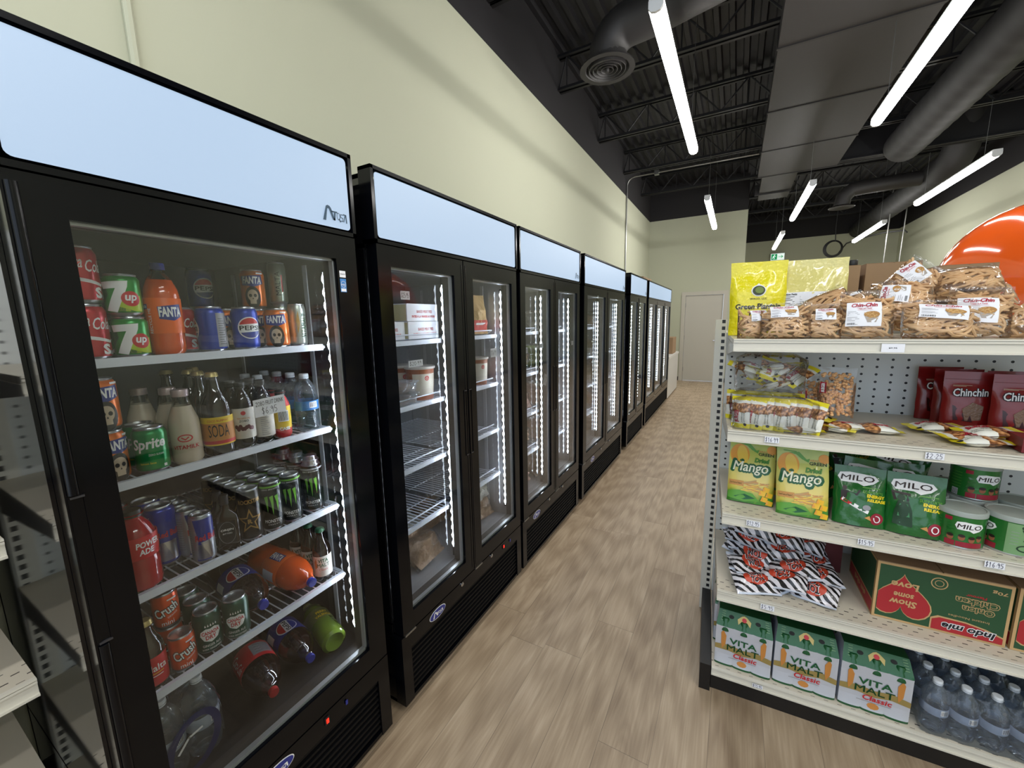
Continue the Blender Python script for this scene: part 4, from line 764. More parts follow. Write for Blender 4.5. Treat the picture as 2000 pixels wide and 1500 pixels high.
q.poly(mp, PAPER, PR([(-.043, -.024), (.043, -.024), (.043, .024), (-.043, .024)])); mpi = lambda u, v: (-1.1124, cy + rot2((u, v), .05)[0], cz + rot2((u, v), .05)[1])
q.text('ZOBO FRUIT DRINK', mpi, INK, 0, .011, .076, .012, shear=.15); price(q, mpi, INK, '$6.95', -.002, -.010, .044, .018)
tag(q.build('price_card', smooth=False), 'white card handwritten with a fruit drink price, stuck inside the first glass door', 'price card')
# ------------------------------------------------------------------ stock on the shelving
def S(a, b, x): x = min(1, max(0, (x - a) / (b - a))); return x * x * (3 - 2 * x)
def pillow(q, w, h, t, m, seed=0, nu=22, nv=22, wr=.12, seal=.06, M=None, bottom=False, mb=None, taper=0.0, crimp=0.0):
    """a filled bag standing in the x-z plane, its front towards -y; returns the front surface's map (u across, v up, in metres from the bottom centre)"""
    def prof(a, b):
        e = (max(0, 1 - abs(2 * a - 1) ** 2.6)) ** .55; v0 = 0 if bottom else seal
        k = S(v0, v0 + .22, b) if not bottom else S(-.25, .18, b); f = e * k * (1 - S(1 - seal - .38, 1 - seal, b))
        nz = noise.noise(Vector((a * 4.1 + seed * 7.3, b * 4.7, seed * 3.1))) * wr + noise.noise(Vector((a * 11 + seed, b * 11, seed * 1.7))) * wr * .45
        return max(.0, f * (1 + nz)) + (f * .06 + .012) * 0
    def P_(a, b, s):
        sx = 1 - taper * b + noise.noise(Vector((b * 5, seed * 2.2, s * 0))) * .03; y = s * (prof(a, b) * t / 2 + .0006)
        y += noise.noise(Vector((a * 3 + 9 * seed, b * 2.5, 4.4))) * wr * t * .5 * (abs(b - .5) * 2) ** 2
        return Vector(((a - .5) * w * sx, y, b * h + (crimp * math.sin(a * 40) if b in (0, 1) else 0)))
    q.grid(lambda a, b: P_(a, b, -1), nu, nv, m, M); q.grid(lambda a, b: P_(a, b, 1), nu, nv, mb or m, M, flip=True)
    def mp(u, v, off=.0008):
        a = u / w + .5; b = v / h; p = P_(min(.999, max(.001, a)), min(.999, max(.001, b)), -1); e = .01
        px = P_(min(.999, a + e), b, -1) - P_(max(.001, a - e), b, -1); pz = P_(a, min(.999, b + e), -1) - P_(a, max(.001, b - e), -1)
        n = px.cross(pz); n.normalize()
        p = p + n * off
        return M @ p if M else p
    return mp
def offm(mp, o): return lambda u, v: mp(u, v, o)
BAGF = glassy('clear_bag_film', (.97, .97, .97), .10, ior=1.38, bump=(22, .5), op=.02)
FILMM = glassy('creased_film', (.96, .96, .96), .10, ior=1.38, bump=(30, .6), op=.03)
DOUGH = mat('fried_dough', (224, 186, 138), .5, bump=(90, .4, .003)); DOUGH2 = mat('fried_dough_dark', (202, 160, 110), .5, bump=(90, .4, .003)); TITLE = mat('title_red', (170, 20, 46), .5); TAN = mat('bowl_photo', (176, 128, 66), .6); TANL = mat('bowl_photo_light', (206, 166, 104), .6); BOWL = mat('bowl_glass', (170, 160, 150), .5)
def label_deco(q, mp, u0, v0, w, h, rot=0):
    def T(u, v): a = rot2((u, v), rot); return (a[0] + u0, a[1] + v0)
    M1 = lambda o: (lambda u, v: mp(*T(u, v), o)); st = (.012, .012); q.rect(M1(.0022), PAPER, -w / 2, -h / 2, w / 2, h / 2, step=st); a = M1(.0030)
    q.text('Chin-Chin', a, TITLE, .0, h * .37, w * .74, h * .16, bold=.035, shear=.3, step=.01); q.text('Crispy and Tasty', a, RED, .0, h * .235, w * .42, h * .06, bold=.02, shear=.1); q.rect(a, RED, -w * .2, h * .17, w * .24, h * .178)
    for k in range(7):
        if k != 3: q.rect(a, GREYP, -w * .46, h * (.10 - k * .06), -w * .46 + w * (.22 + .1 * ((k * 7) % 3) / 2), h * (.115 - k * .06))
    for k in range(12): q.rect(a, INK, -w * .45 + k * w * .024, -h * .44, -w * .45 + k * w * .024 + w * (.008 + .006 * (k % 2)), -h * .35)
    q.poly(a, BOWL, [(w * .02, -h * .06), (w * .42, -h * .06), (w * .34, -h * .34), (w * .10, -h * .34)]); q.ell(M1(.0034), TAN, w * .22, -h * .02, w * .22, h * .14, seg=14); rr = random.Random(3); b = M1(.0038)
    for k in range(16):
        x, y, g = rr.uniform(.06, .38) * w, rr.uniform(-.2, .08) * h, rr.uniform(-.8, .8); q.line(b, TANL, [(x - .05 * w * math.cos(g), y - .05 * w * math.sin(g)), (x + .05 * w * math.cos(g), y + .05 * w * math.sin(g))], w * .02)
def chin(seed, w, h, t, lab=None, n=64, fill=.82, thick=.0045, name='fried_dough_bag', zipper=True):
    """lab = (u, v, width, height, turn)"""
    top = thing(name, '', 'snack bag'); q = MB(); mp = pillow(q, w, h, t, BAGF, seed, bottom=True, wr=.16, seal=.03, taper=.04)
    if zipper: q.tube([mp(-w * .48, h * .95, .002), mp(0, h * .95, .002), mp(w * .48, h * .95, .002)], .0012, FILMM, 5)
    q.build('bag_film', top); r = random.Random(seed * 17 + 1); q = MB()
    for k in range(n):
        a = r.uniform(.10, .90); b = (k / n) * fill * .96 + .03; s = -1 if k % 4 else 1; lim = (max(0, 1 - abs(2 * a - 1) ** 2.6)) ** .55 * (1 - S(.59, .97, b)) * S(-.25, .18, b)
        d = max(0, lim * t / 2 - thick * 1.7) * (1 if k % 3 else r.uniform(.2, .8)) * s; c = Vector(((a - .5) * w * .94, d, b * h + thick)); g = r.gauss(0, .55); L = r.uniform(.022, .04); bend = r.uniform(-.012, .012)
        pts = []
        for j in range(5):
            f = (j - 2) / 2; x = c.x + f * L * math.cos(g) - bend * (f * f) * math.sin(g); z = c.z + f * L * math.sin(g) + bend * (f * f) * math.cos(g); x = max(-w * .46, min(w * .46, x)); z = max(thick, min(h * .9, z))
            aa = x / w + .5; bb = z / h; l2 = (max(0, 1 - abs(2 * aa - 1) ** 2.6)) ** .55 * (1 - S(.59, .97, bb)) * S(-.25, .18, bb); pts.append((x, max(-1, min(1, (c.y / (lim * t / 2 + 1e-5)))) * max(0, l2 * t / 2 - thick), z))
        rr = thick * r.uniform(.8, 1.15); q.tube(pts, rr, DOUGH if k % 3 else DOUGH2, 7, radii=[rr * .75, rr, rr * 1.05, rr, rr * .75])
    q.build('dough_sticks', top, kind='stuff')
    if lab: q = MB(); label_deco(q, mp, *lab); q.build('paper_label', top)
    return top
random.seed(5)
CH = {'tall': P(chin(1, .150, .165, .065, (-.012, .078, .092, .082, 0), 84)), 'front': P(chin(2, .165, .135, .07, (-.01, .094, .088, .046, .02), 66, fill=.7)), 'small': P(chin(3, .120, .125, .06, (.01, .082, .06, .042, .03), 50, fill=.68)), 'wide': P(chin(4, .190, .130, .07, (0, .082, .115, .050, -.12), 72, fill=.68)), 'plain': P(chin(5, .185, .125, .075, None, 80, fill=.85, zipper=False)), 'side': P(chin(6, .150, .165, .06, (-.03, .10, .070, .075, 1.35), 80))}
ZT = 1.5165
def G3(x, y, z): return GW(x, y, z)
def pg(proto, x, y, z, label, yaw=0, lean=0, roll=0, group='snack bags on the top shelf', scale=None):
    M = Matrix.Rotation(GA + math.radians(yaw), 4, 'Z') @ Matrix.Rotation(math.radians(roll), 4, 'Y') @ Matrix.Rotation(math.radians(-lean), 4, 'X'); return proto.put(G3(x, y, z), M.to_euler(), label, group, scale)
pg(CH['small'], .075, .10, ZT, 'small clear bag of fried dough sticks at the left end of the top shelf', 14, 10)
pg(CH['front'], .172, .065, ZT, 'clear dough stick bag with bent wide label at the front left', 2, 14)
pg(CH['small'], .278, .075, ZT, 'small clear dough stick bag between two front labelled bags', -8, 12)
pg(CH['plain'], .215, .20, ZT + .045, 'unlabelled dough stick bag lying across behind the front bags', 4, 62)
pg(CH['plain'], .315, .19, ZT + .075, 'unlabelled dough stick bag slanting up with its clear zip edge', -12, 40, -28)
pg(CH['tall'], .402, .070, ZT, 'upright dough stick bag with square white label at the front centre', -3, 10)
pg(CH['small'], .405, .21, ZT + .09, 'dough stick bag seen edge on, its label folded to a strip', -10, 56, -30)
pg(CH['side'], .535, .15, ZT + .055, 'dough stick bag whose label is turned sideways', -6, 24, -4)
pg(CH['wide'], .590, .065, ZT, 'low wide dough stick bag with a slanted label', -3, 16)
pg(CH['tall'], .700, .125, ZT + .005, 'large upright dough stick bag with white label at the front right', -8, 16, 3)
pg(CH['plain'], .56, .27, ZT + .115, 'unlabelled dough stick bag in the middle of the heap', -4, 50, 4)
pg(CH['side'], .545, .30, ZT + .13, 'dough stick bag standing tilted on top of the heap with a clear flap', -6, 12, 38)
pg(CH['plain'], .73, .28, ZT + .15, 'big dough stick bag topmost on the heap by the balloon', -6, 40, -4)
pg(CH['plain'], .84, .10, ZT, 'dough stick bag cut by the frame beside the large upright one', -12, 20); pg(CH['plain'], .80, .33, ZT + .10, 'dough stick bag behind the topmost one', 6, 40)
pg(CH['plain'], .46, .32, ZT + .02, 'dough stick bag buried at the back of the heap', 6, 30); pg(CH['plain'], .66, .38, ZT + .02, 'second dough stick bag buried at the back of the heap', -6, 20)
# flour pouches
FLY = mat('pouch_yellow', (236, 222, 20), .22, coat=.5, bump=(22, .9, .012)); FLP = mat('pouch_pale', (222, 212, 130), .2, coat=.5, bump=(22, .9, .012)); FLG = mat('print_plantain', (110, 130, 50), .5); FLD = mat('print_darkgreen', (50, 60, 30), .5)
def flour(front):
    t = thing('flour_pouch', '', 'pouch'); q = MB(); w, h = .205, .315; mp = pillow(q, w, h, .06, FLY if front else FLP, 8 if front else 9, bottom=True, wr=.25, seal=.10, taper=-.04); a = offm(mp, .002); b = offm(mp, .0032)
    if front:
        q.ell(a, WHITEP, 0, h * .60, .026, .024); q.ell(b, FLD, 0, h * .60, .022, .020); q.ell(offm(mp, .004), FLG, .002, h * .605, .015, .013); q.poly(a, WHITEP, [(-.012, h * .66), (0, h * .70), (.012, h * .66)]); q.text('WACO, LLC', a, INK, 0, h * .49, .06, .009, bold=.03, space=1.15)
        q.text('Green Plantain', a, INK, 0, h * .39, .165, .024, bold=.03, step=.02); q.text('Flour', a, INK, 0, h * .29, .062, .024, bold=.03, step=.02)
        q.ell(b, mat('print_window', (150, 160, 90), .5), -.03, h * .12, .03, .02)
    else:
        q.rect(a, PAPER, -.085, h * .12, .085, h * .56, step=(.02, .02)); q.text('Nutrition Facts', b, INK, -.05, h * .535, .055, .008, bold=.03)
        for k in range(16): q.rect(b, INK, -.078, h * (.50 - .022 * k), -.03 - .02 * ((k * 5) % 3) / 3, h * (.506 - .022 * k)); q.rect(b, GREYP, -.012, h * (.50 - .022 * k), .08 - .03 * ((k * 7) % 4) / 4, h * (.506 - .022 * k))
    q.build('pouch', t); return t
FL = {1: P(flour(True)), 0: P(flour(False))}
pg(FL[1], .098, .33, ZT, 'bright yellow flour pouch with round green logo on the top shelf', 4, 4, group='flour pouches'); pg(FL[0], .265, .36, ZT, 'pale yellow flour pouch showing its nutrition panel', -4, 6, group='flour pouches')
pg(FL[0], .32, .425, ZT + .005, 'pale yellow flour pouch behind, top edge showing', -2, 4, group='flour pouches'); pg(FL[0], .14, .42, ZT, 'pale yellow flour pouch behind the bright yellow one', 2, 4, group='flour pouches')
# peanut packets
def peanut_mat():
    m = mat('peanut_packet_print', (230, 220, 60), .25, coat=.4); n = NT(m); uv, s = n.coord('UV'); vz = n.n('TexVoronoi'); vz.inputs['Scale'].default_value = 13; n.l(uv, vz.inputs['Vector'])
    nut = n.ramp(vz.outputs['Distance'], [(0, (226, 176, 122)), (.35, (200, 142, 88)), (.75, (110, 66, 36))]); wob = n.math('ADD', s[1], n.math('MULTIPLY', n.noise(uv, 3.0), .12))
    stripe = n.math('GREATER_THAN', n.math('SINE', n.math('MULTIPLY', n.math('ADD', s[0], wob), 26)), .2); c = n.mix(n.math('GREATER_THAN', wob, .20), (232, 218, 40), (236, 236, 226))
    c = n.mix(n.math('GREATER_THAN', wob, .56), c, nut); c = n.mix(n.math('GREATER_THAN', wob, .84), c, (236, 236, 226)); c = n.mix(n.math('GREATER_THAN', wob, .93), c, (232, 218, 40)); n.col(c); n.bump(n.math('MULTIPLY', vz.outputs['Distance'], n.math('MULTIPLY', n.math('GREATER_THAN', wob, .56), n.math('LESS_THAN', wob, .84))), -.5, .004); return m
PNT = peanut_mat(); NUTM = mat('peanut_skin', (230, 180, 128), .5, bump=(70, .3, .002)); PRED = mat('packet_red', (176, 24, 50), .4)
def packet_mesh(w=.075, h=.125, t=.024, seed=1, txt=True):
    q = MB(); mp = pillow(q, w, h, t, PNT, seed, nu=14, nv=18, wr=.3, seal=.08); a = offm(mp, .0012)
    if txt: q.text('BURGER', a, PRED, -w * .12, h * .38, h * .38, w * .24, bold=.04, rot=PI / 2); q.text('Peanuts with', a, FLD, w * .16, h * .34, h * .30, w * .08, rot=PI / 2); q.text('delicious coating', a, FLD, w * .28, h * .34, h * .30, w * .08, rot=PI / 2); q.ell(a, INK, w * .26, h * .12, .006, .006)
    return q
def packet():
    t = thing('peanut_packet', '', 'snack packet'); packet_mesh().build('packet', t); return t
PK = P(packet())
def multipack(label, loc, lay_, w, d, h, name='peanut_multipack'):
    t = thing(name, label, 'snack multipack', loc, (0, 0, GA), 'peanut packs'); first = None
    for p, r in lay_:
        if first is None: o = packet_mesh(seed=2).build('packet', t); first = o
        else: o = first.copy(); C.objects.link(o); o.parent = t
        o.location = p; o.rotation_euler = r
    q = MB(); rs = 3.3
    def f(a, b):
        th = 2 * PI * a; cx, cy = math.cos(th), math.sin(th); k = (abs(cx) ** 5 + abs(cy) ** 5) ** (-1 / 5); hh = 1 - .0 * b; nz = 1 + noise.noise(Vector((cx * 2.2 + rs, cy * 2.2, b * 3))) * .06 - .5 * S(.85, 1, b) * .6
        return Vector((cx * k * w / 2 * nz, cy * k * d / 2 * nz, .001 + b * h))
    q.grid(f, 40, 8, FILMM); q.add([f(k / 20, 1) for k in range(20)], [tuple(range(20))], FILMM); q.build('film_wrap', t); return t
z2 = 1.166
multipack('wrapped row of upright peanut packets at the left front of the second shelf', G3(.152, .055, z2), [((-.105 + k * .036, -.008 + .004 * (k % 2), .0), (math.radians(-6), math.radians((-6, 4, -3, 5, -4, 3, 8)[k]), math.radians((-38, -24, -20, -30, -22, -34, -30)[k]))) for k in range(7)], .272, .085, .128)
rr = random.Random(4); lay_ = []
for k in range(15): lay_.append(((rr.uniform(-.075, .075) , rr.uniform(-.045, .02), .012 + .010 * k * .62), (math.radians(rr.uniform(-95, -45)), math.radians(rr.uniform(-30, 30)), math.radians(rr.uniform(-80, 80)))))
lay_ = [((p[0] * (1 - p[2] * 3), p[1] * (1 - p[2] * 2), p[2]), r) for p, r in lay_]
multipack('clear bag heaped with jumbled peanut packets behind the upright row', G3(.135, .215, z2), [((-.10 + k * .04, -.02, 0), (0, 0, math.radians(-20))) for k in range(6)], .25, .10, .13)
multipack('clear bag of jumbled peanut packets, topmost at the left of the second shelf', G3(.140, .150, z2 + .134), lay_, .235, .15, .150)
def nutbag():
    t = thing('peanut_bag', 'clear upright bag full of coated peanuts leaning beside the packets', 'snack bag'); q = MB(); mp = pillow(q, .115, .19, .07, FILMM, 12, bottom=True, wr=.2, seal=.12); q.build('bag_film', t); q = MB(); r = random.Random(8)
    for k in range(230):
        a, b = r.uniform(.06, .94), r.uniform(.02, .86); l = (max(0, 1 - abs(2 * a - 1) ** 2.6)) ** .55 * (1 - S(.50, .88, b)); s = -1 if k % 5 else 1; y = max(0, l * .035 - .007) * s; c = Vector(((a - .5) * .105, y, b * .19 + .004)); R = r.uniform(.0052, .0068)
        q.lathe([(0, -R * 1.2), (R * .75, -R * .7), (R, 0), (R * .75, R * .7), (0, R * 1.2)], NUTM, 7, Matrix.Translation(c) @ Euler((r.uniform(0, 3), r.uniform(0, 3), 0)).to_matrix().to_4x4())
    q.build('peanuts', t, kind='stuff'); q = MB(); q.rect(offm(mp, .002), PRED, -.05, .09, -.032, .13); q.text('BURGER', offm(mp, .003), WHITEP, -.041, .11, .034, .01, bold=.04, rot=PI / 2); q.build('packet_print', t); return t
NB = P(nutbag()); pg(NB, .365, .17, z2 + .045, 'clear upright bag full of coated peanuts leaning beside the packets', -8, 8, group='peanut packs'); pg(NB, .315, .24, z2, 'dim clear bag of coated peanuts behind the leaning one', 4, 4, group='peanut packs')
for x, y, z, yaw, lean, roll, l in ((.315, .075, .012, 96, 88, 0, 'peanut packet lying flat right of the wrapped row'), (.42, .10, .012, 70, 86, 0, 'yellow ended peanut packet lying at the centre of the second shelf'), (.445, .165, .016, 120, 86, 4, 'peanut packet lying with its red lettering upside down'), (.355, .13, .036, 60, 80, 0, 'peanut packet lying across two others under the leaning bag'),
    (.56, .16, .012, 96, 86, 0, 'loose peanut packet lying behind its neighbours'), (.655, .085, .012, -82, 88, 0, 'loose peanut packet nearest the shelf edge'), (.70, .145, .026, -86, 84, 4, 'loose peanut packet propped on the others'), (.79, .135, .012, 98, 87, 0, 'yellow loose peanut packet furthest right'), (.60, .22, .016, -80, 86, 0, 'loose peanut packet at the back of the pile')):
    pg(PK, x, y, z2 + z, l, yaw, lean, roll, group='loose peanut packets', scale=(1.25, 1.2, 1.25))
# red pouches
RPM = mat('pouch_red', (128, 20, 20), .28, coat=.3, bump=(26, .3, .004)); RWIN = mat('pouch_window', (130, 100, 80), .3, bump=(160, .8, .004)); RBR = mat('pouch_window_dark', (60, 16, 16), .3)
def redpouch():
    t = thing('red_snack_pouch', '', 'pouch'); q = MB(); w, h = .14, .215; mp = pillow(q, w, h, .045, RPM, 15, bottom=True, wr=.12, seal=.14); a = offm(mp, .0015); b = offm(mp, .0024)
    q.text('Chinchin', a, INK, .0, h * .645, .094, .032, bold=.09, shear=.25, rot=.05, step=.01); q.text('Chinchin', b, WHITEP, .0, h * .645, .090, .028, bold=.02, shear=.25, rot=.05, step=.01); q.poly(a, RBR, [(-.04, h * .16), (-.045, h * .42), (.0, h * .30), (.01, h * .14)]); q.poly(a, RWIN, [(-.01, h * .16), (-.02, h * .36), (.005, h * .48), (.035, h * .42), (.03, h * .18)]); q.rect(a, mat('pouch_seam', (120, 20, 20), .4), -w * .47, h * .86, w * .47, h * .87); q.rect(a, SKULL, -.045, h * .755, .005, h * .763); q.rect(a, SKULL, -.045, h * .74, -.01, h * .746)
    q.build('pouch', t); return t
RP = P(redpouch())
for x, y, yaw, l in ((.795, .33, -4, 'foremost red snack pouch beside the loose packets'), (.80, .42, 2, 'red snack pouch standing second in line'), (.775, .49, 6, 'red snack pouch at the left end against the pegboard'), (.90, .27, -6, 'red snack pouch cut by the frame edge'), (.93, .38, 0, 'red snack pouch behind the one at the frame edge')): pg(RP, x, y, z2, l, yaw, 3, group='red snack pouches')
def carton(name, label, w, d, h, loc, rz, side, cat='box', front=None, top=None, group=None, flaps=True):
    t = thing(name, label, cat, loc, (0, 0, rz), group); q = MB(); q.box((0, 0, .001), (w, d, h), side)
    if front: front(q, w, d, h)
    q.build('box_body', t, smooth=False)
    if top: q = MB(); q.box((.0, .0, h), (w / 2 - .002, d, h + .003), top); q.box((w / 2 + .002, .0, h), (w, d, h + .003), top); q.build('lid_flap', t, smooth=False)
    return t
CARD = mat('cardboard', (150, 122, 92), .8, bump=(120, .1, .002)); CARDD = mat('cardboard_dark', (140, 110, 80), .85); NGR = mat('noodle_green', (34, 76, 44), .5); NRD = mat('noodle_red', (170, 34, 42), .5); NTN = mat('noodle_tan', (196, 160, 110), .6)  # CARDD: slightly darker brown card for carton flaps
carton('snack_box', 'dark red snack box at the shelf edge cut by the frame', .13, .10, .045, G3(.80, .03, z2 + .001), GA - .1, mat('box_darkred', (110, 22, 26), .5), front=lambda q, w, d, h: (q.rect(lambda u, v: (u, -.001, v), RED, .06, .004, .13, .041), q.rect(lambda u, v: (u, -.0015, v), PAPER, .08, .01, .10, .035)))
# mango pouches
def mango_mat():
    m = mat('mango_print', (200, 200, 110), .3, coat=.35); n = NT(m); uv, s = n.coord('UV'); nz = n.noise(uv, 2.6, 3, .5, .8); f = n.math('ADD', s[1], n.math('MULTIPLY', n.math('SUBTRACT', nz, .5), .35))
    c = n.ramp(f, [(0, (60, 120, 40)), (.10, (70, 140, 50)), (.2, (196, 186, 70)), (.32, (228, 206, 110)), (.55, (222, 214, 120)), (.8, (196, 204, 96)), (1, (160, 184, 70))]); n.col(c); return m
MGM = mango_mat(); MGO = mat('mango_orange', (232, 160, 60), .4); MGY = mat('mango_yellow', (238, 200, 80), .4); MGL = mat('mango_leaf', (96, 160, 60), .4); MGD = mat('mango_darkgreen', (24, 92, 52), .4); MGW = mat('mango_white', (240, 240, 214), .4); MGB = mat('mango_strip', (206, 150, 84), .5); CUBE = mat('mango_cube', (234, 184, 40), .4)
def mango():
    t = thing('dried_mango_pouch', '', 'pouch'); q = MB(); w, h = .168, .262; mp = pillow(q, w, h, .04, MGM, 21, bottom=True, wr=.14, seal=.12); a, b, c, d = [offm(mp, o) for o in (.0012, .002, .0028, .0036)]; st = (.012, .012)
    q.ell(a, MGO, -.045, h * .76, .036, .044, seg=20, step=st); q.ell(b, MGY, -.035, h * .75, .020, .042, rot=.15, seg=20, step=st); q.ell(b, MGO, .07, h * .87, .018, .018, step=st); q.poly(b, MGL, [(-.045, h * .93), (-.01, h * .95), (.02, h * .82), (.0, h * .84), (-.02, h * .91)], st); q.line(b, MGL, [(-.06, h * .96), (-.02, h * .95)], .004)
    q.poly(b, MGL, [(.005, h * .83), (.025, h * .86), (.02, h * .80)]); q.text('PARADISE', b, MGB, .045, h * .835, .05, .008, bold=.02); q.text('GREEN', b, FLD, .05, h * .79, .055, .013, bold=.03)
    q.text('Dried', b, MGD, .036, h * .69, .054, .020, bold=.07, shear=.2); q.text('Dried', c, MGL, .036, h * .69, .052, .018, bold=.02, shear=.2); q.text('Mango', b, MGD, -.004, h * .55, .134, .062, bold=.16, shear=.2, step=.012); q.text('Mango', d, MGW, -.004, h * .55, .124, .050, bold=.02, shear=.2, step=.012)
    r = random.Random(2)
    for k in range(26): x = r.uniform(-.03, .04); y = h * r.uniform(.18, .34); g = r.uniform(-.3, .5); q.line(b, (MGB, MGY, NTN)[k % 3], [(x - .025, y - .02 * g), (x + .025, y + .02 * g)], .004)
    q.poly(a, MGL, [(-w * .48, h * .05), (-w * .48, h * .16), (-.04, h * .19), (.01, h * .16), (.035, h * .05), (-.02, h * .02)], st); q.poly(b, MGD, [(-.06, h * .08), (-.02, h * .14), (.02, h * .09), (-.02, h * .05)])
    for x, y in ((.05, .10), (.066, .17), (.042, .19), (.068, .05), (.055, .25)): q.poly(c, CUBE, [(x - .012, h * y - .008), (x + .010, h * y - .012), (x + .014, h * y + .006), (x - .006, h * y + .012)]); q.poly(d, MGO, [(x - .012, h * y - .008), (x - .002, h * y - .002), (x - .006, h * y + .012)])
    q.rect(b, MGB, -.078, h * .26, -.025, h * .34, st); q.text('Good Source of Vitamin C', c, FLD, -.052, h * .30, .044, .008); q.build('pouch', t); return t
MG = P(mango()); z3 = .823
pg(MG, .105, .135, z3, 'dried mango pouch at the left end of the third shelf', -4, 16, group='dried mango pouches'); pg(MG, .277, .085, z3, 'foremost dried mango pouch standing in full view', -4, 14, -2, group='dried mango pouches'); pg(MG, .135, .24, z3 + .01, 'dried mango pouch behind, only its orange top showing', 2, 10, group='dried mango pouches')
# malt drink powder pouches and tins
MLG = mat('cocoa_green', (22, 96, 34), .25, coat=.4, bump=(40, .5, .004)); MLB = mat('cocoa_brown', (40, 22, 20), .4); FIG = mat('figure_dark', (24, 60, 34), .5); MUG = mat('cup_red', (150, 30, 50), .35); TING = mat('tin_green', (36, 112, 44), .3, .2, coat=.3); LIDG = mat('tin_lid_plastic', (168, 176, 170), .4, alpha=.92); TINP = mat('tin_back_label', (120, 160, 110), .4)
def ml_logo(q, mp1, mp2, u, v, w, h, step=None):
    q.poly(mp1, WHITEP, [(u - w * .52, v), (u - w * .46, v + h * .5), (u - w * .2, v + h * .62), (u + w * .2, v + h * .5), (u + w * .46, v + h * .42), (u + w * .55, v), (u + w * .4, v - h * .45), (u + w * .15, v - h * .75), (u + w * .0, v - h * .5), (u - w * .42, v - h * .5)], step); q.text('MILO', mp2, MLB, u, v, w * .88, h * .58, bold=.025, shear=.1, step=step)
def milo(var):
    t = thing('malt_powder_pouch', '', 'pouch'); q = MB(); w, h = .152, .215; mp = pillow(q, w, h, .055, MLG, 31 + var, bottom=True, wr=.3, seal=.08); a, b, c = [offm(mp, o) for o in (.0014, .0024, .0032)]; st = (.012, .012); ml_logo(q, a, b, -.008, h * .80, .112, .034, st)
    q.rect(a, MGL, .005, h * .655, .055, h * .668); q.text('SUPPORTS', a, MGL, .034, h * .59, .058, .010, bold=.02, rot=-.06); q.text('ENERGY', a, YEL, .042, h * .53, .052, .012, bold=.05, rot=-.06); q.text('RELEASE', a, YEL, .044, h * .46, .052, .011, bold=.05, rot=-.06)
    if var == 0:
        q.ell(a, MLB, -.046, h * .62, .007, .008); q.poly(a, MLB, [(-.056, h * .58), (-.038, h * .58), (-.04, h * .45), (-.055, h * .44)]); q.line(a, MLB, [(-.04, h * .56), (-.012, h * .53), (-.004, h * .6)], .006); q.line(a, WHITEP, [(-.048, h * .43), (-.01, h * .33), (.02, h * .26)], .012); q.line(a, RED, [(-.052, h * .42), (-.03, h * .37)], .010); q.line(b, WHITEP, [(-.03, h * .36), (.0, h * .28)], .004); q.ell(a, GREYP, .018, h * .33, .012, .010)
    else:
        q.ell(a, FIG, -.040, h * .60, .010, .011); q.poly(a, FIG, [(-.06, h * .16), (-.056, h * .40), (-.048, h * .55), (-.020, h * .54), (-.012, h * .40), (-.008, h * .14)], st); q.line(a, MLB, [(-.055, h * .56), (-.062, h * .68), (-.02, h * .66), (-.024, h * .56)], .007); q.poly(b, mat('figure_jersey', (60, 130, 80), .5), [(-.048, h * .30), (-.044, h * .50), (-.024, h * .50), (-.018, h * .30)])
    q.ell(a, MUG, .048, h * .16, .018, .022, rot=-.3, step=st); q.ring(b, WHITEP, .048, h * .16, .010, .013, .003); q.poly(b, MGB, [(.012, h * .16), (.032, h * .12), (.026, h * .2)]); q.build('pouch', t); return t
ML = {0: P(milo(0)), 1: P(milo(1))}
pg(ML[0], .450, .088, z3, 'green malt powder pouch with a running player, beside the mango pouches', -4, 14, group='green malt powder pouches'); pg(ML[1], .600, .076, z3, 'foremost green malt powder pouch with a standing player', -6, 12, group='green malt powder pouches')
for k, (x, y, z, yaw, lean, roll, l) in enumerate(((.47, .17, .01, 4, 10, 8, 'green malt powder pouch second in line behind the running player'), (.40, .26, .03, 20, 20, -30, 'green malt powder pouch tilted deep behind the mango pouch'), (.54, .25, .05, -10, 16, 18, 'green malt powder pouch high in the middle of the heap'), (.60, .20, .0, 4, 14, 0, 'green malt powder pouch behind the standing player'), (.50, .36, .06, 6, 8, -12, 'green malt powder pouch at the very back of the heap'), (.62, .34, .02, -8, 10, 10, 'green malt powder pouch against the pegboard'))):
    pg(ML[k % 2], x, y, z3 + z, l, yaw, lean, roll, group='green malt powder pouches')
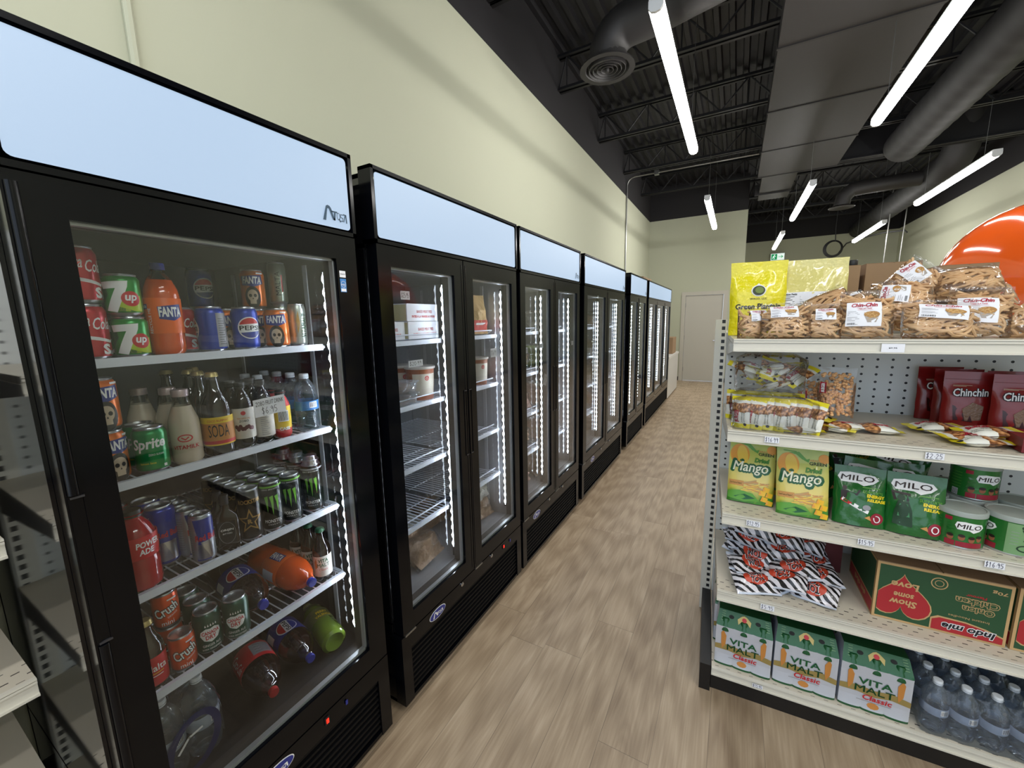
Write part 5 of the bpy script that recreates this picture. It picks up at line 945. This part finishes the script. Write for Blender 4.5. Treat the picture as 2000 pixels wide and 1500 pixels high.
def tin():
    t = thing('malt_powder_tin', '', 'tin'); R, H = .060, .128; q = MB(); pr = [(0, .002), (R * .96, .002), (R, 0), (R + .001, .003), (R, .006), (R, H * .30)] + [(R - .001 * (k % 2), H * (.32 + .36 * k / 8)) for k in range(9)] + [(R, H * .70), (R, H - .016)]
    q.lathe(pr, TING, 40, mats=[ALU] * 4 + [TING] * (len(pr) - 5)); m, m2, m3 = cylmap(R, -PI / 2, .0006), cylmap(R, -PI / 2, .0012), cylmap(R, -PI / 2, .0018); ml_logo(q, m, m2, .008, H * .62, .066, .026, .006)
    for k, x in enumerate((-.034, -.008, .016, .036)): q.ell(m, mat('child_skin', (150, 90, 60), .6), x, H * (.28 + .03 * (k % 2)), .008, .010, step=.006); q.rect(m, MUG, x - .012, H * .06, x + .012, H * .20, .006); q.ell(m2, MLB, x, H * (.33 + .03 * (k % 2)), .008, .005)
    q.rect(m, MUG, -.052, H * .72, -.034, H * .82, .006); q.rect(m, WHITEP, -.085, H * .06, -.066, H * .24, .006)
    for k in range(8): q.rect(m2, INK, -.083 + k * .0022, H * .07, -.082 + k * .0022, H * .23)
    for k in range(6): q.rect(m, MGL, -.092, H * (.3 + .08 * k), -.060, H * (.31 + .08 * k), .006)
    for k in range(4): q.poly(m, MLG, [(-.052 + .004 * k, H * (.2 + .12 * k)), (-.03 + .003 * k, H * (.3 + .1 * k)), (-.045, H * (.32 + .1 * k))])
    q.rect(m, TINP, .066, H * .04, .155, H * .84, .006); q.line(m2, FIG, [(.10, H * .7), (.112, H * .5), (.105, H * .42)], .006); q.ell(m2, FIG, .10, H * .76, .005, .005); q.ring(m2, FIG, .11, H * .22, .02, .012, .004)
    for k in range(5): q.rect(m2, GREYP, .075, H * (.3 + .08 * k), .092, H * (.31 + .08 * k))
    q.build('body', t); q = MB(); q.lathe([(R - .001, H - .018), (R + .0022, H - .017), (R + .0022, H - .003), (R + .001, H), (R - .003, H), (R - .005, H - .003), (R * .5, H - .003), (0, H - .003)], LIDG, 40); q.build('plastic_lid', t); return t
TN = P(tin())
for x, y, z, rot, l in ((.715, .086, 0, -6, 'green malt powder tin at the front of the third shelf'), (.842, .100, 0, -95, 'malt powder tin turned to its pale green back label'), (.664, .205, 0, -24, 'malt powder tin between the pouches and the front tin'), (.790, .212, 0, 50, 'malt powder tin carrying another tin on its lid'), (.790, .212, .1285, 6, 'malt powder tin stacked on top of another'), (.970, .105, 0, -10, 'malt powder tin cut by the frame edge'),
    (.662, .333, 0, 0, 'malt powder tin dim at the rear left'), (.792, .340, 0, 0, 'malt powder tin dim at the rear middle'), (.918, .225, 0, 0, 'malt powder tin second in line at the frame edge'), (.662, .461, 0, 20, 'malt powder tin against the pegboard')):
    TN.put(G3(x, y, z3 + z), (0, 0, GA + math.radians(rot)), l, 'malt powder tins')
# zebra striped candy bags
def zebra_mat():
    m = mat('zebra_print', (230, 230, 235), .22, coat=.3); n = NT(m); uv, s = n.coord('UV'); w = n.n('TexWave', wave_type='BANDS', bands_direction='DIAGONAL'); w.inputs['Scale'].default_value = 2.7; w.inputs['Distortion'].default_value = 3.0; w.inputs['Detail'].default_value = 1; w.inputs['Detail Scale'].default_value = 1.2; n.l(uv, w.inputs['Vector'])
    c = n.mix(n.math('GREATER_THAN', w.outputs['Fac'], .5), (26, 24, 26), (226, 222, 226)); e = n.math('MAXIMUM', n.math('LESS_THAN', s[1], .075), n.math('GREATER_THAN', s[1], .925)); n.col(n.mix(e, c, (214, 222, 236))); return m
ZEB = zebra_mat(); SILV = mat('foil_silver', (200, 208, 222), .3, .5, bump=(40, .5, .004)); TOMR = mat('candy_red', (196, 66, 40), .4)
def candy():
    t = thing('candy_bag', '', 'sweets bag'); q = MB(); w, h = .165, .115; mp = pillow(q, w, h, .052, ZEB, 41, wr=.42, seal=.08, mb=SILV, nu=20, nv=16); a, b, c = [offm(mp, o) for o in (.0020, .0036, .0052)]; st = (.005, .005); q.ell(a, TOMR, 0, h * .52, .046, .030, step=(.006, .006)); q.text('TOM', b, WHITEP, -.002, h * .62, .052, .020, bold=.07, step=st); q.text('TOM', b, WHITEP, .002, h * .42, .052, .020, bold=.07, step=st); q.text('TOM', c, INK, -.002, h * .62, .048, .017, bold=.05, step=st); q.text('TOM', c, INK, .002, h * .42, .048, .017, bold=.05, step=st); q.build('bag', t); return t
CB = P(candy()); r = random.Random(12); z4 = .481; cn = 0
CPOS = [(.14, .075, 0, 8), (.345, .11, 0, -10), (.235, .13, 0, 14), (.13, .20, 0, 4), (.33, .24, 0, -6), (.22, .30, 0, 8), (.24, .10, 1, -8), (.13, .15, 1, 10), (.36, .17, 1, 6), (.21, .22, 1, -6), (.34, .31, 1, 8), (.12, .28, 1, -10),
        (.28, .15, 2, 4), (.15, .20, 2, -6), (.36, .25, 2, 10), (.20, .30, 2, 4), (.11, .26, 3, 8), (.25, .22, 3, -4), (.34, .32, 3, 2), (.12, .24, 4, -4), (.23, .30, 4, 6), (.33, .30, 4, -8), (.12, .28, 5, 8), (.25, .26, 5, -2), (.15, .24, 6, 0), (.30, .33, 6, 6), (.13, .32, 7, 3)]
CW = ('at the shelf edge beside the price tag', 'at the shelf edge nearest the noodle box', 'in the bottom layer between two others', 'in the bottom layer at the left post', 'in the bottom layer towards the noodle box', 'in the bottom layer at the rear')
ORD = ('first', 'second', 'third', 'fourth', 'fifth', 'sixth', 'seventh')
cnt = {}
for i, (x, y, l, yaw) in enumerate(CPOS):
    k = cnt.get(l, 0); cnt[l] = k + 1; z = z4 + .028 + l * .0262
    lab = 'zebra striped sweets bag ' + (CW[k] if l == 0 else 'in the %s layer of the heap, %s from the shelf edge' % (('', 'second', 'third', 'fourth', 'fifth', 'sixth', 'seventh', 'top')[l], ORD[k]))
    o = CB.put(G3(x, y, z), (Matrix.Rotation(GA + math.radians(yaw * 2.2 + (180 if i % 3 == 1 else 0)), 4, 'Z') @ Matrix.Rotation(math.radians(r.uniform(-14, 14)), 4, 'Y') @ Matrix.Rotation(math.radians(-90 + (18 + r.uniform(-8, 12) if i % 3 != 1 else -16 + r.uniform(-10, 8))), 4, 'X')).to_euler(), lab, 'zebra striped sweets bags'); o.location = Vector(G3(x, y, z)) + o.rotation_euler.to_matrix() @ Vector((0, 0, -.057))
# noodle cartons
def noodle_front(q, w, d, h):
    f = lambda o: (lambda u, v: (w - u, -o, h - v))    # printed upside down on this stack
    a, b, c, e = f(.0008), f(.0014), f(.002), f(.0026)
    q.rect(a, NTN, .0, .0, w, h); q.rect(b, NGR, .008, .008, w - .008, h - .008)
    t_ = lambda P_: [(x, h - y) for x, y in P_]; q.poly(c, NTN, t_([(.008, .008), (.188, .008), (.188, .05), (.17, .062), (.10, .060), (.05, .050), (.008, .034)])); q.poly(e, NRD, t_([(.008, .008), (.184, .008), (.184, .045), (.165, .056), (.10, .055), (.05, .045), (.008, .029)])); q.text('Indo mie', f(.0036), WHITEP, .092, h - .030, .135, .029, bold=.08, shear=.2); q.text('Indo mie', f(.0042), INK, .092, h - .030, .131, .024, bold=.03, shear=.2)
    hx, hy, s_ = w - .076, .118, .088; pts = []
    for k in range(36): t_ = 2 * PI * k / 36; pts.append((hx + s_ * (16 * math.sin(t_) ** 3) / 17, hy + .012 + s_ * (13 * math.cos(t_) - 5 * math.cos(2 * t_) - 2 * math.cos(3 * t_) - math.cos(4 * t_)) / 15))
    pts2 = [(hx + (x - hx) * .95, hy + (y - hy) * .95) for x, y in pts]; cl = lambda P_: [(min(w - .010, x), min(h - .010, max(.010, y))) for x, y in P_]; q.poly(c, NTN, cl(pts)); q.poly(e, NRD, cl(pts2))
    for i, (s, yy, ww) in enumerate((('Show', .150, .075), ('some', .118, .055), ('Love', .082, .075))): q.text(s, f(.0036), NTN, hx - .004, yy - .006, ww, .026 if i != 1 else .016, bold=.03, shear=.1)
    q.text('Onion', c, NTN, .075, .112, .080, .025, bold=.08); q.text('Chicken', c, NTN, .080, .084, .108, .026, bold=.08); q.text('Onion', e, NGR, .075, .112, .076, .020, bold=.02); q.text('Chicken', e, NGR, .080, .084, .104, .021, bold=.02); q.text('Flavour', c, NRD, .085, .062, .05, .010, bold=.03); q.text('Instant Noodles', c, NTN, .095, .148, .10, .008); q.text('70g', c, NTN, .032, .030, .036, .015, bold=.02); q.ring(c, NTN, .178, .040, .022, .022, .003); q.ring(c, NTN, .178, .040, .012, .012, .002)
    # left end, seen at an angle
    m = lambda u, v: (-.0008, u, v); m2 = lambda u, v: (-.0014, u, v); q.rect(m, NTN, 0, 0, d, h); q.rect(m2, NGR, .008, .06, d - .008, h - .008); q.rect(m2, NRD, .008, .008, d - .008, .054); q.text('Indo mie', lambda u, v: (-.002, d - u, h - v), NTN, d / 2, h * .85, .14, .024, bold=.04, shear=.2)
c1 = carton('noodle_box', 'green and red instant noodle carton standing upside down on the fourth shelf', .345, .30, .222, G3(.519, .078, z4), GA - .03, CARD, top=CARD, front=noodle_front, group='instant noodle cartons')
dup(c1, G3(.875, .068, z4), (0, 0, GA - .01), 'second instant noodle carton cut by the frame edge', 'instant noodle cartons')
carton('noodle_box', 'dark red end of a carton standing behind the noodle carton', .08, .20, .20, G3(.405, .335, z4), GA, mat('carton_maroon', (84, 22, 26), .6), group=None)
# malt drink six packs
VMS = mat('sleeve_silver', (206, 211, 222), .28, .35, coat=.2); VMG = mat('sleeve_green', (20, 84, 44), .35, .2, coat=.3); VGD = mat('sleeve_gold', (176, 156, 96), .3, .5); HOLE = mat('dark_hole', (12, 18, 14), .7)
def vpack():
    t = thing('malt_drink_pack', '', 'drink pack'); q = MB(); w, d, h, hs = .205, .135, .235, .185; nb = 3
    def sec(z, y): return z
    n = 36; rows = [(0.0, .0, VMG), (.012, .0, VMS), (hs - .006, .0, VMG), (hs, .004, VMG), (h, .040, VMG)]
    def fy(u, v):  # front face bulges over three bottles at its foot
        k = abs(math.sin(PI * u * nb)) ** .5; return -.006 * k * (1 - S(.0, .05, v)) - .003 * k * S(hs - .05, hs, v) * (v < hs + .002)
    def pt(u, v): 
        y = 0 if v <= hs else .036 * (v - hs) / (h - hs); ins = .0 if v <= hs else .008 * (v - hs) / (h - hs); return Vector(((u - .5) * (w - 2 * ins), y + fy(u, v), v))
    vs_ = [0, .008, .014, .05, .1, .15, hs - .004, hs + .004, h - .012, h]
    for face in (0, 1):
        R_ = Matrix.Identity(4) if face == 0 else MT((0, d, 0), rz=PI)
        for i in range(len(vs_) - 1):
            m = VMG if vs_[i] >= hs - .005 or vs_[i] < .008 else VMS; q.grid(lambda a, b: pt(a, vs_[i] + (vs_[i + 1] - vs_[i]) * b), n, 1, m, R_)
    for s in (-1, 1): x = s * w / 2; x2 = s * (w / 2 - .008); q.add([(x, 0, .0), (x, d, .0), (x, d, hs), (x2, d - .036, h), (x2, .036, h), (x, 0, hs)], [(0, 1, 2, 3, 4, 5)], VMS)
    q.box((-w / 2 + .008, .036, h - .002), (w / 2 - .008, d - .036, h), VMG); q.box((-w / 2, 0, .0), (w / 2, d, .003), VMG)
    f = lambda o: (lambda u, v: pt(u / w + .5, v) + Vector((0, -o, o * .4 if v > hs else 0))); a, b, c = f(.0012), f(.002), f(.0028)
    q.poly(a, VGD, [(-w / 2, .092), (-.05, .100), (0, .092), (.05, .100), (w / 2, .088), (w / 2, .066), (.05, .074), (0, .064), (-.05, .072), (-w / 2, .070)], .02)
    for s in (-1, 1): q.poly(b, BRN, [(s * .072 - .004, .075), (s * .080, .10), (s * .082, .15), (s * .074, .165), (s * .062, .14), (s * .064, .10)], .02)
    q.text('VITA', c, DGR, 0, .122, .100, .026, bold=.02); q.text('MALT', c, DGR, 0, .090, .115, .026, bold=.02); q.text('Classic', c, RED, .010, .058, .085, .022, bold=.02, shear=.15); q.ell(a, BRN, 0, .028, .018, .012, seg=10); q.rect(c, GREYP, -.05, .041, .05, .043)
    zt = hs + .026
    q.poly(a, VGD, [(-.022, zt - .012), (-.026, zt + .004), (-.010, zt + .016), (0, zt + .019), (.010, zt + .016), (.026, zt + .004), (.022, zt - .012), (.010, zt), (-.010, zt)]); q.ell(b, RED, 0, zt + .006, .009, .007)
    for x in (-.05, .052): q.ell(b, HOLE, x, zt + .006, .010, .006)
    for x in (-.088, .080):
        for k in range(5): q.rect(b, TINP, x, zt - .010 + k * .007, x + .014, zt - .0085 + k * .007)
    q.build('sleeve', t)
    for k in range(3):
        x = (k - 1) * w / 3; q = MB(); q.lathe([(0, .030), (.012, .030), (.0155, .026), (.0165, .014), (.024, .004), (.027, -.012), (.027, -.02)], VMG, 20, MT((x, -.0 + .022, hs - .004))); q.build('bottle_shoulder', t)
    return t
VP = P(vpack()); z5 = .116
for x, y, yaw, l in ((.112, .030, -9, 'malt drink six pack at the left end of the bottom shelf'), (.326, .030, -5, 'middle malt drink six pack at the front of the bottom shelf'), (.540, .026, -4, 'malt drink six pack beside the water bottles')): VP.put(G3(x, y, z5), (0, 0, GA + math.radians(yaw * .3)), l, 'malt drink six packs')
for x, y, l in ((.108, .172, 'malt drink six pack behind the one at the left end'), (.330, .175, 'malt drink six pack second in line in the middle'), (.548, .170, 'malt drink six pack second in line by the water bottles'), (.108, .315, 'malt drink six pack third in line at the left end'), (.330, .318, 'malt drink six pack third in line in the middle')): VP.put(G3(x, y, z5), (0, 0, GA + .02), l, 'malt drink six packs')
wp = waterpack('shrink wrapped pack of water bottles on the bottom shelf', 4, 6, .0370, .195, G3(.675, .012, z5 + .0005), GA - PI / 2, navy=False)
# price tags
def tagp(s, x, z, w=.042, h=.019, printed=False, y=-.0068):
    q = MB(); mp = lambda u, v: GW(x + u, y, z + v); mp2 = lambda u, v: GW(x + u, y - .0005, z + v); q.rect(mp, PAPER, -w / 2, -h / 2, w / 2, h / 2)
    if printed: q.text(s, mp2, INK, 0, 0, w * .36, h * .16, bold=.02)
    else: price(q, mp2, mat('pen_blue_black', (36, 34, 70), .5), s, 0, 0, w * .9, h * .72, .0012)
    return q
for s, x, z, l, k in (('$9.95', .457, 1.488, 'small printed price tag on the top shelf edge', 1), ('$16.99', .148, 1.143, 'handwritten price tag under the wrapped peanut row', 0), ('$2.25', .594, 1.140, 'handwritten price tag under the loose peanut packets', 0), ('$12.95', .110, .800, 'handwritten price tag under the mango pouches', 0), ('$15.95', .452, .803, 'handwritten price tag under the green powder pouches', 0), ('$16.95', .770, .803, 'handwritten price tag under the green powder tins', 0), ('$5.95', .180, .459, 'handwritten price tag under the zebra striped bags', 0), ('$15.95', .170, .096, 'handwritten price tag on the bottom shelf edge', 0)):
    q = tagp(s, x, z, *((.058, .028, True) if k else (.036 if z < .2 else .046, .016 if z < .2 else .022))); tag(q.build('price_tag', smooth=False), l, 'price tag', 'price tags on the shelf edges')
# ------------------------------------------------------------------ beyond the shelving
cz = 1.517
for k, (x, y, w, d, h, l) in enumerate(((.37, .66, .15, .22, .300, 'open brown carton on the far side of the shelving, cans on it'), (.545, .68, .19, .22, .305, 'brown carton next to the open one beyond the dough stick bags'), (.80, .70, .18, .2, .28, 'brown carton behind the topmost dough stick bag'))):
    carton('cardboard_box', l, w, d, h, G3(x, y, cz), GA, CARD, top=CARDD, group='cartons beyond the shelving')
for k in range(4):
    q = MB(); q.lathe([(0, 0), (.019, 0), (.02, .003), (.02, .022), (.018, .025), (0, .025)], CHROME if k % 2 == 0 else BLACKM, 18); o = q.build('small_jar', loc=G3(.39 + k * .036, .70, cz + .304)); tag(o, ('first', 'second', 'third', 'fourth')[k] + ' tiny jar from the left on the open brown carton', 'jar', 'tiny jars on the carton')
bt = thing('balloon', 'large glossy orange balloon beyond the snack shelving', 'balloon', (1.47, 3.46, 1.80)); q = MB(); BLM = mat('balloon_orange', (226, 92, 30), .12, coat=.6); pr = []
for k in range(25): a = PI * k / 24; pr.append((.405 * math.sin(a) * (1 - .06 * math.cos(a) * -1), -.40 * math.cos(a) if k > 12 else -.50 * math.cos(a)))
q.lathe(pr, BLM, 48); q.build('balloon_skin', bt); q = MB(); q.lathe([(.004, -.495), (.012, -.51), (.022, -.53), (.0, -.528)], BLM, 16); q.build('knot', bt); q = MB(); q.tube([(0, 0, -.525), (.01, .01, -1.2), (0, 0, -1.795)], .002, WHITE, 5); q.build('ribbon', bt)
# cable coil, dangling conduit and pipes by the far wall
CABM = mat('cable_black', (24, 24, 26), .5); q = MB()
for k in range(5):
    pts = [(2.26 + (.17 + .012 * k) * math.cos(a), 14.5 + .02 * k, 3.42 + (.19 + .010 * k) * math.sin(a)) for a in [2 * PI * j / 28 for j in range(29)]]; q.tube(pts, .010, CABM, 6, cap=False)
q.tube([(2.29, 14.5, 4.80), (2.27, 14.5, 3.95), (2.29, 14.5, 3.6)], .012, CABM, 6); q.tube([(2.39, 14.5, 3.3), (2.50, 14.3, 3.5), (2.75, 14.0, 3.56), (3.1, 13.7, 3.60), (3.45, 13.5, 3.58), (3.5, 13.5, 3.52)], .018, CABM, 6); tag(q.build('cable_coil'), 'coil of black cable hanging from the ceiling by the far wall', 'cable')
for x, y, l in ((2.95, 12.6, 'thin grey conduit dropping beside the hanging cable'), (3.30, 12.9, 'thin grey conduit dropping nearer the right-hand wall')): q = MB(); q.tube([(x, y, 4.80), (x - .03, y, 3.0), (x - .04, y, 1.9)], .012, STEEL, 6); tag(q.build('drop_conduit'), l, 'pipe')
# chest freezer and cartons past the last refrigerator
FZ = thing('chest_freezer', 'white chest freezer standing past the last refrigerator', 'freezer', (-1.10, 8.75, 0)); q = MB(); q.box((-.62, -.55, .03), (0, .95, .80), mat('freezer_white', (206, 204, 200), .35)); q.build('cabinet', FZ, smooth=False); q = MB(); q.box((-.63, -.56, .805), (.012, .96, .85), mat('freezer_lid', (216, 214, 210), .35)); q.build('lid', FZ, smooth=False); q = MB(); q.box((-.55, -.5, 0.0), (-.03, .9, .03), BLACKM); q.build('plinth', FZ, smooth=False)
carton('cardboard_box', 'tall brown carton standing on the chest freezer', .30, .5, .34, (-1.42, 8.9, .851), 0, CARD, group='cartons at the back'); carton('cardboard_box', 'flat brown carton lying on top of the last refrigerator', .55, .7, .14, (-1.88, 6.75, 2.122), 0, CARD, group='cartons at the back')
# ------------------------------------------------------------------ goods in the refrigerators further down
def fput(proto, x, y, z, label, yaw=90, lean=0, roll=0, group='goods in the second refrigerator', scale=None):
    M = Matrix.Rotation(math.radians(yaw), 4, 'Z') @ Matrix.Rotation(math.radians(roll), 4, 'Y') @ Matrix.Rotation(math.radians(-lean), 4, 'X'); return proto.put((x, y, z), M.to_euler(), label, group, scale)
PIEY = mat('pie_side_cream', (206, 196, 150), .6, bump=(60, .3, .003))
def pie_front(q, w, d, h):
    m = lambda u, v: (w + .0008, u, v); q.text('BAKED MEAT PIES', m, RED, d * .55, h * .56, d * .5, h * .16, bold=.04); q.text('PATES A LA VIANDE AU FOUR', m, RED, d * .52, h * .28, d * .75, h * .14, bold=.04); q.rect(lambda u, v: (u, -.0008, v), PIEY, .004, .004, w - .004, h - .004)
pb = carton('pie_box', 'lower white meat pie box with red lettering on the top shelf', .26, .20, .076, (-1.48, 1.288, 1.5295), 0, PAPER, front=pie_front, group='meat pie boxes', cat='box')
dup(pb, (-1.482, 1.286, 1.6065), (0, 0, .0), 'upper white meat pie box stacked on the lower one', 'meat pie boxes')
dup(pb, (-1.49, 1.075, 1.5295), (0, 0, .0), 'meat pie box half hidden by the door frame', 'meat pie boxes')
def softbag(name, m, w, h, t, seed, film=False, printed=None):
    o = thing(name, '', 'food bag'); q = MB(); mp = pillow(q, w, h, t, m, seed, wr=.7, seal=.08, nu=18, nv=18)
    if printed: printed(q, mp)
    q.build('bag', o)
    if film: q = MB(); pillow(q, w * 1.12, h * 1.12, t * 1.2, FILMM, seed + 1, wr=.8, seal=.1, nu=16, nv=16); q.build('bag_film', o)
    return o
PST = mat('pasta_tan', (196, 160, 104), .55, bump=(60, 1.0, .006)); PRB = mat('pack_red', (200, 60, 50), .45)
def pasta(q, mp): a = offm(mp, .0015); q.rect(a, PRB, -.07, .012, .07, .075, step=(.012, .012)); q.rect(offm(mp, .0025), WHITEP, -.045, .050, .045, .060)
FP = P(softbag('frozen_pack', PST, .16, .215, .05, 52, printed=pasta)); fput(FP, -1.245, 1.865, 1.531, 'tan frozen pack with a red lower band on the right of the top shelf', 88, 6)
fput(FP, -1.32, 1.87, 1.531, 'tan frozen pack with red band behind the first', 92, 6)
TUBB = mat('stew_brown', (150, 84, 52), .4); TUBC = glassy('tub_plastic', (.85, .85, .85), .15, op=.25, opcol=(200, 195, 190)); TUBL = mat('tub_label', (214, 206, 190), .5); TLID = mat('tub_lid', (186, 180, 172), .35)
def tub():
    t = thing('food_tub', '', 'tub'); q = MB(); R, H = .066, .155; q.lathe([(0, 0), (R * .86, 0), (R * .88, .004), (R, H - .012), (R, H - .01)], TUBB, 28); m = lambda u, v: ((R * .875 + R * .125 * v / H + .0008) * math.cos(u / R), (R * .875 + R * .125 * v / H + .0008) * math.sin(u / R), v)
    q.rect(m, TUBL, -.06, .025, .065, .122, .005); m2 = lambda u, v: tuple(Vector(m(u, v)) * 1.012 if False else Vector((m(u, v)[0] * 1.01, m(u, v)[1] * 1.01, v))); q.ring(m2, RED, .01, .102, .011, .011, .004); q.line(m2, RED, [(.005, .108), (.01, .098), (.015, .108)], .003)
    for k in range(4): q.rect(m2, GREYP, -.04, .080 - k * .012, .04 - .01 * (k % 2), .083 - k * .012)
    q.build('tub_body', t); q = MB(); q.lathe([(R + .001, H - .012), (R + .005, H - .011), (R + .005, H - .002), (R + .002, H), (R - .004, H - .002), (0, H - .003)], TLID, 28); q.build('lid', t); return t
TB = P(tub())
for i, (x, y, l) in enumerate(((-1.285, 1.415, 'brown stew tub with cream label beside the clear trays'), (-1.42, 1.415, 'brown stew tub second in line behind the labelled one'), (-1.40, 1.275, 'brown stew tub deep behind the clear trays'), (-1.285, 1.885, 'brown stew tub alone on the right-hand side'), (-1.42, 1.885, 'brown stew tub behind the lone one'), (-1.42, 1.135, 'brown stew tub behind the door frame'))): TB.put((x, y, 1.2465), (0, 0, -.5), l, 'stew tubs')
TRAY = glassy('tray_plastic', (.9, .92, .94), .12, ior=1.5, op=.22, opcol=(220, 225, 232))
def tray():
    t = thing('clear_tray', '', 'food tray'); q = MB(); rings = []
    for z, a in ((0, .82), (.003, .86), (.045, .98), (.047, 1.08), (.050, 1.08)): rings += [(a * .075 * math.copysign(abs(math.cos(w)) ** .4, math.cos(w)), a * .055 * math.copysign(abs(math.sin(w)) ** .4, math.sin(w)), z) for w in [2 * PI * k / 28 for k in range(28)]]
    q.add(rings, [(i * 28 + j, i * 28 + (j + 1) % 28, (i + 1) * 28 + (j + 1) % 28, (i + 1) * 28 + j) for i in range(4) for j in range(28)] + [tuple(reversed(range(28))), tuple(range(112, 140))], TRAY); q.build('tray_body', t)
    q = MB(); q.lathe([(0, .004), (.04, .004), (.052, .02), (.045, .036), (0, .040)], mat('tray_food', (150, 110, 80), .6, bump=(90, .8, .004)), 18, MT((0, 0, 0), sc=(1.2, .85, 1))); q.build('food', t, kind='stuff'); return t
TR = P(tray()); TR.put((-1.262, 1.255, 1.2465), (0, 0, PI / 2), 'lower clear food tray at the front of the second shelf', 'clear food trays'); TR.put((-1.264, 1.257, 1.298), (0, 0, PI / 2 + .05), 'upper clear food tray at the front of the second shelf', 'clear food trays')
FRZ = mat('frozen_meat', (150, 122, 96), .5, bump=(24, 1.0, .02)); FRZ2 = mat('frozen_white', (176, 172, 160), .45, bump=(24, 1.0, .02)); FRZG = mat('frozen_green', (110, 130, 60), .5, bump=(24, 1.0, .02)); FRZP = mat('frozen_pink', (186, 150, 136), .45, bump=(24, 1.0, .02))
FB1 = P(softbag('frozen_food_bag', FRZ, .22, .17, .09, 61, film=True)); FB2 = P(softbag('frozen_food_bag', FRZ2, .20, .16, .08, 63, film=True)); FB3 = P(softbag('frozen_food_bag', FRZG, .18, .17, .08, 65, film=True)); FB4 = P(softbag('frozen_food_bag', FRZP, .20, .16, .08, 67, film=True)); FBS = [FB1, FB2, FB3, FB4]; FN = ('brown', 'whitish', 'green', 'pinkish')
for k, x, y, z, yaw, lean, l in ((0, -1.25, 1.40, .436, 96, 50, 'brown frozen bag at the front of the cabinet floor, left door'), (1, -1.36, 1.30, .445, 80, 60, 'whitish frozen bag left of the brown one'), (1, -1.42, 1.45, .46, 100, 40, 'whitish frozen bag behind the brown one'), (0, -1.25, 1.86, .436, 84, 46, 'brown frozen bag behind the right door, lower'), (1, -1.27, 1.87, .54, 96, 34, 'whitish frozen bag behind the right door, upper'), (0, -1.45, 1.70, .44, 90, 50, 'brown frozen bag at the rear between the doors')): fput(FBS[k], x, y, z, l, yaw, lean)
rr = random.Random(21); SN = ('top', 'second', 'third', 'fourth', 'bottom')
for fr, nm, ys in ((3, 'third', ((2.2, 2.42), (2.68, 2.9))), (4, 'fourth', ((3.36, 3.66), (4.02, 4.34)))):
    for di, (a, b) in enumerate(ys):
        for si, z in enumerate((1.530, 1.255, .980, .710, .432)):
            for j, y in enumerate((a, b)):
                k = rr.choice((0, 1, 1, 3, 0)) if not (fr == 3 and si == 1 and j == 0) else 2
                fput(FBS[k], -1.255 - .05 * rr.random(), y, z + .004, '%s frozen bag, %s level of the %s refrigerator, %s door, %s of two' % (FN[k], SN[si], nm, ('near', 'far')[di], ('nearer', 'farther')[j]), 90 + rr.uniform(-20, 20), rr.uniform(15, 50), 0, 'frozen bags in the %s refrigerator' % nm)
# handwritten cards inside the door glass
def card(y, z, w, h, s, label, words=None, x=-1.113, tilt=0.0):
    q = MB(); T = lambda o: (lambda u, v: (x + o, y + rot2((u, v), tilt)[0], z + rot2((u, v), tilt)[1])); q.rect(T(0), PAPER, -w / 2, -h / 2, w / 2, h / 2)
    if words: q.text(words, T(.0006), INK, 0, h * .26, w * .85, h * .22); price(q, T(.0006), INK, s, 0, -h * .18, w * .55, h * .42, .0012)
    else: price(q, T(.0006), INK, s, 0, 0, w * .84, h * .62, .0014)
    tag(q.build('price_card', smooth=False), label, 'price card', 'handwritten cards on the door glass')
card(1.168, 1.705, .048, .032, '$25.95', 'small handwritten card in front of the lime yellow bag'); card(1.205, 1.440, .082, .026, '$20.99', 'wide handwritten card in front of the stew tubs'); card(1.80, 1.436, .060, .046, '$16.99', 'square handwritten card on the second refrigerator right door')
card(2.17, 1.42, .06, .035, '$9.99', 'small card low left on the third refrigerator'); card(2.40, 1.435, .05, .03, '$12.5', 'small card beside the light line of the third refrigerator'); card(2.46, 1.20, .05, .075, '$8', 'tilted slip hanging on the third refrigerator left door', tilt=-.35); card(2.98, 1.42, .05, .03, '$7.5', 'small card on the third refrigerator right door')
for y, z, l in ((3.55, 1.60, 'small card high on the fourth refrigerator'), (3.44, 1.32, 'middle card on the fourth refrigerator'), (3.42, 1.08, 'lower card on the fourth refrigerator')): card(y, z, .055, .06, '$9', l)
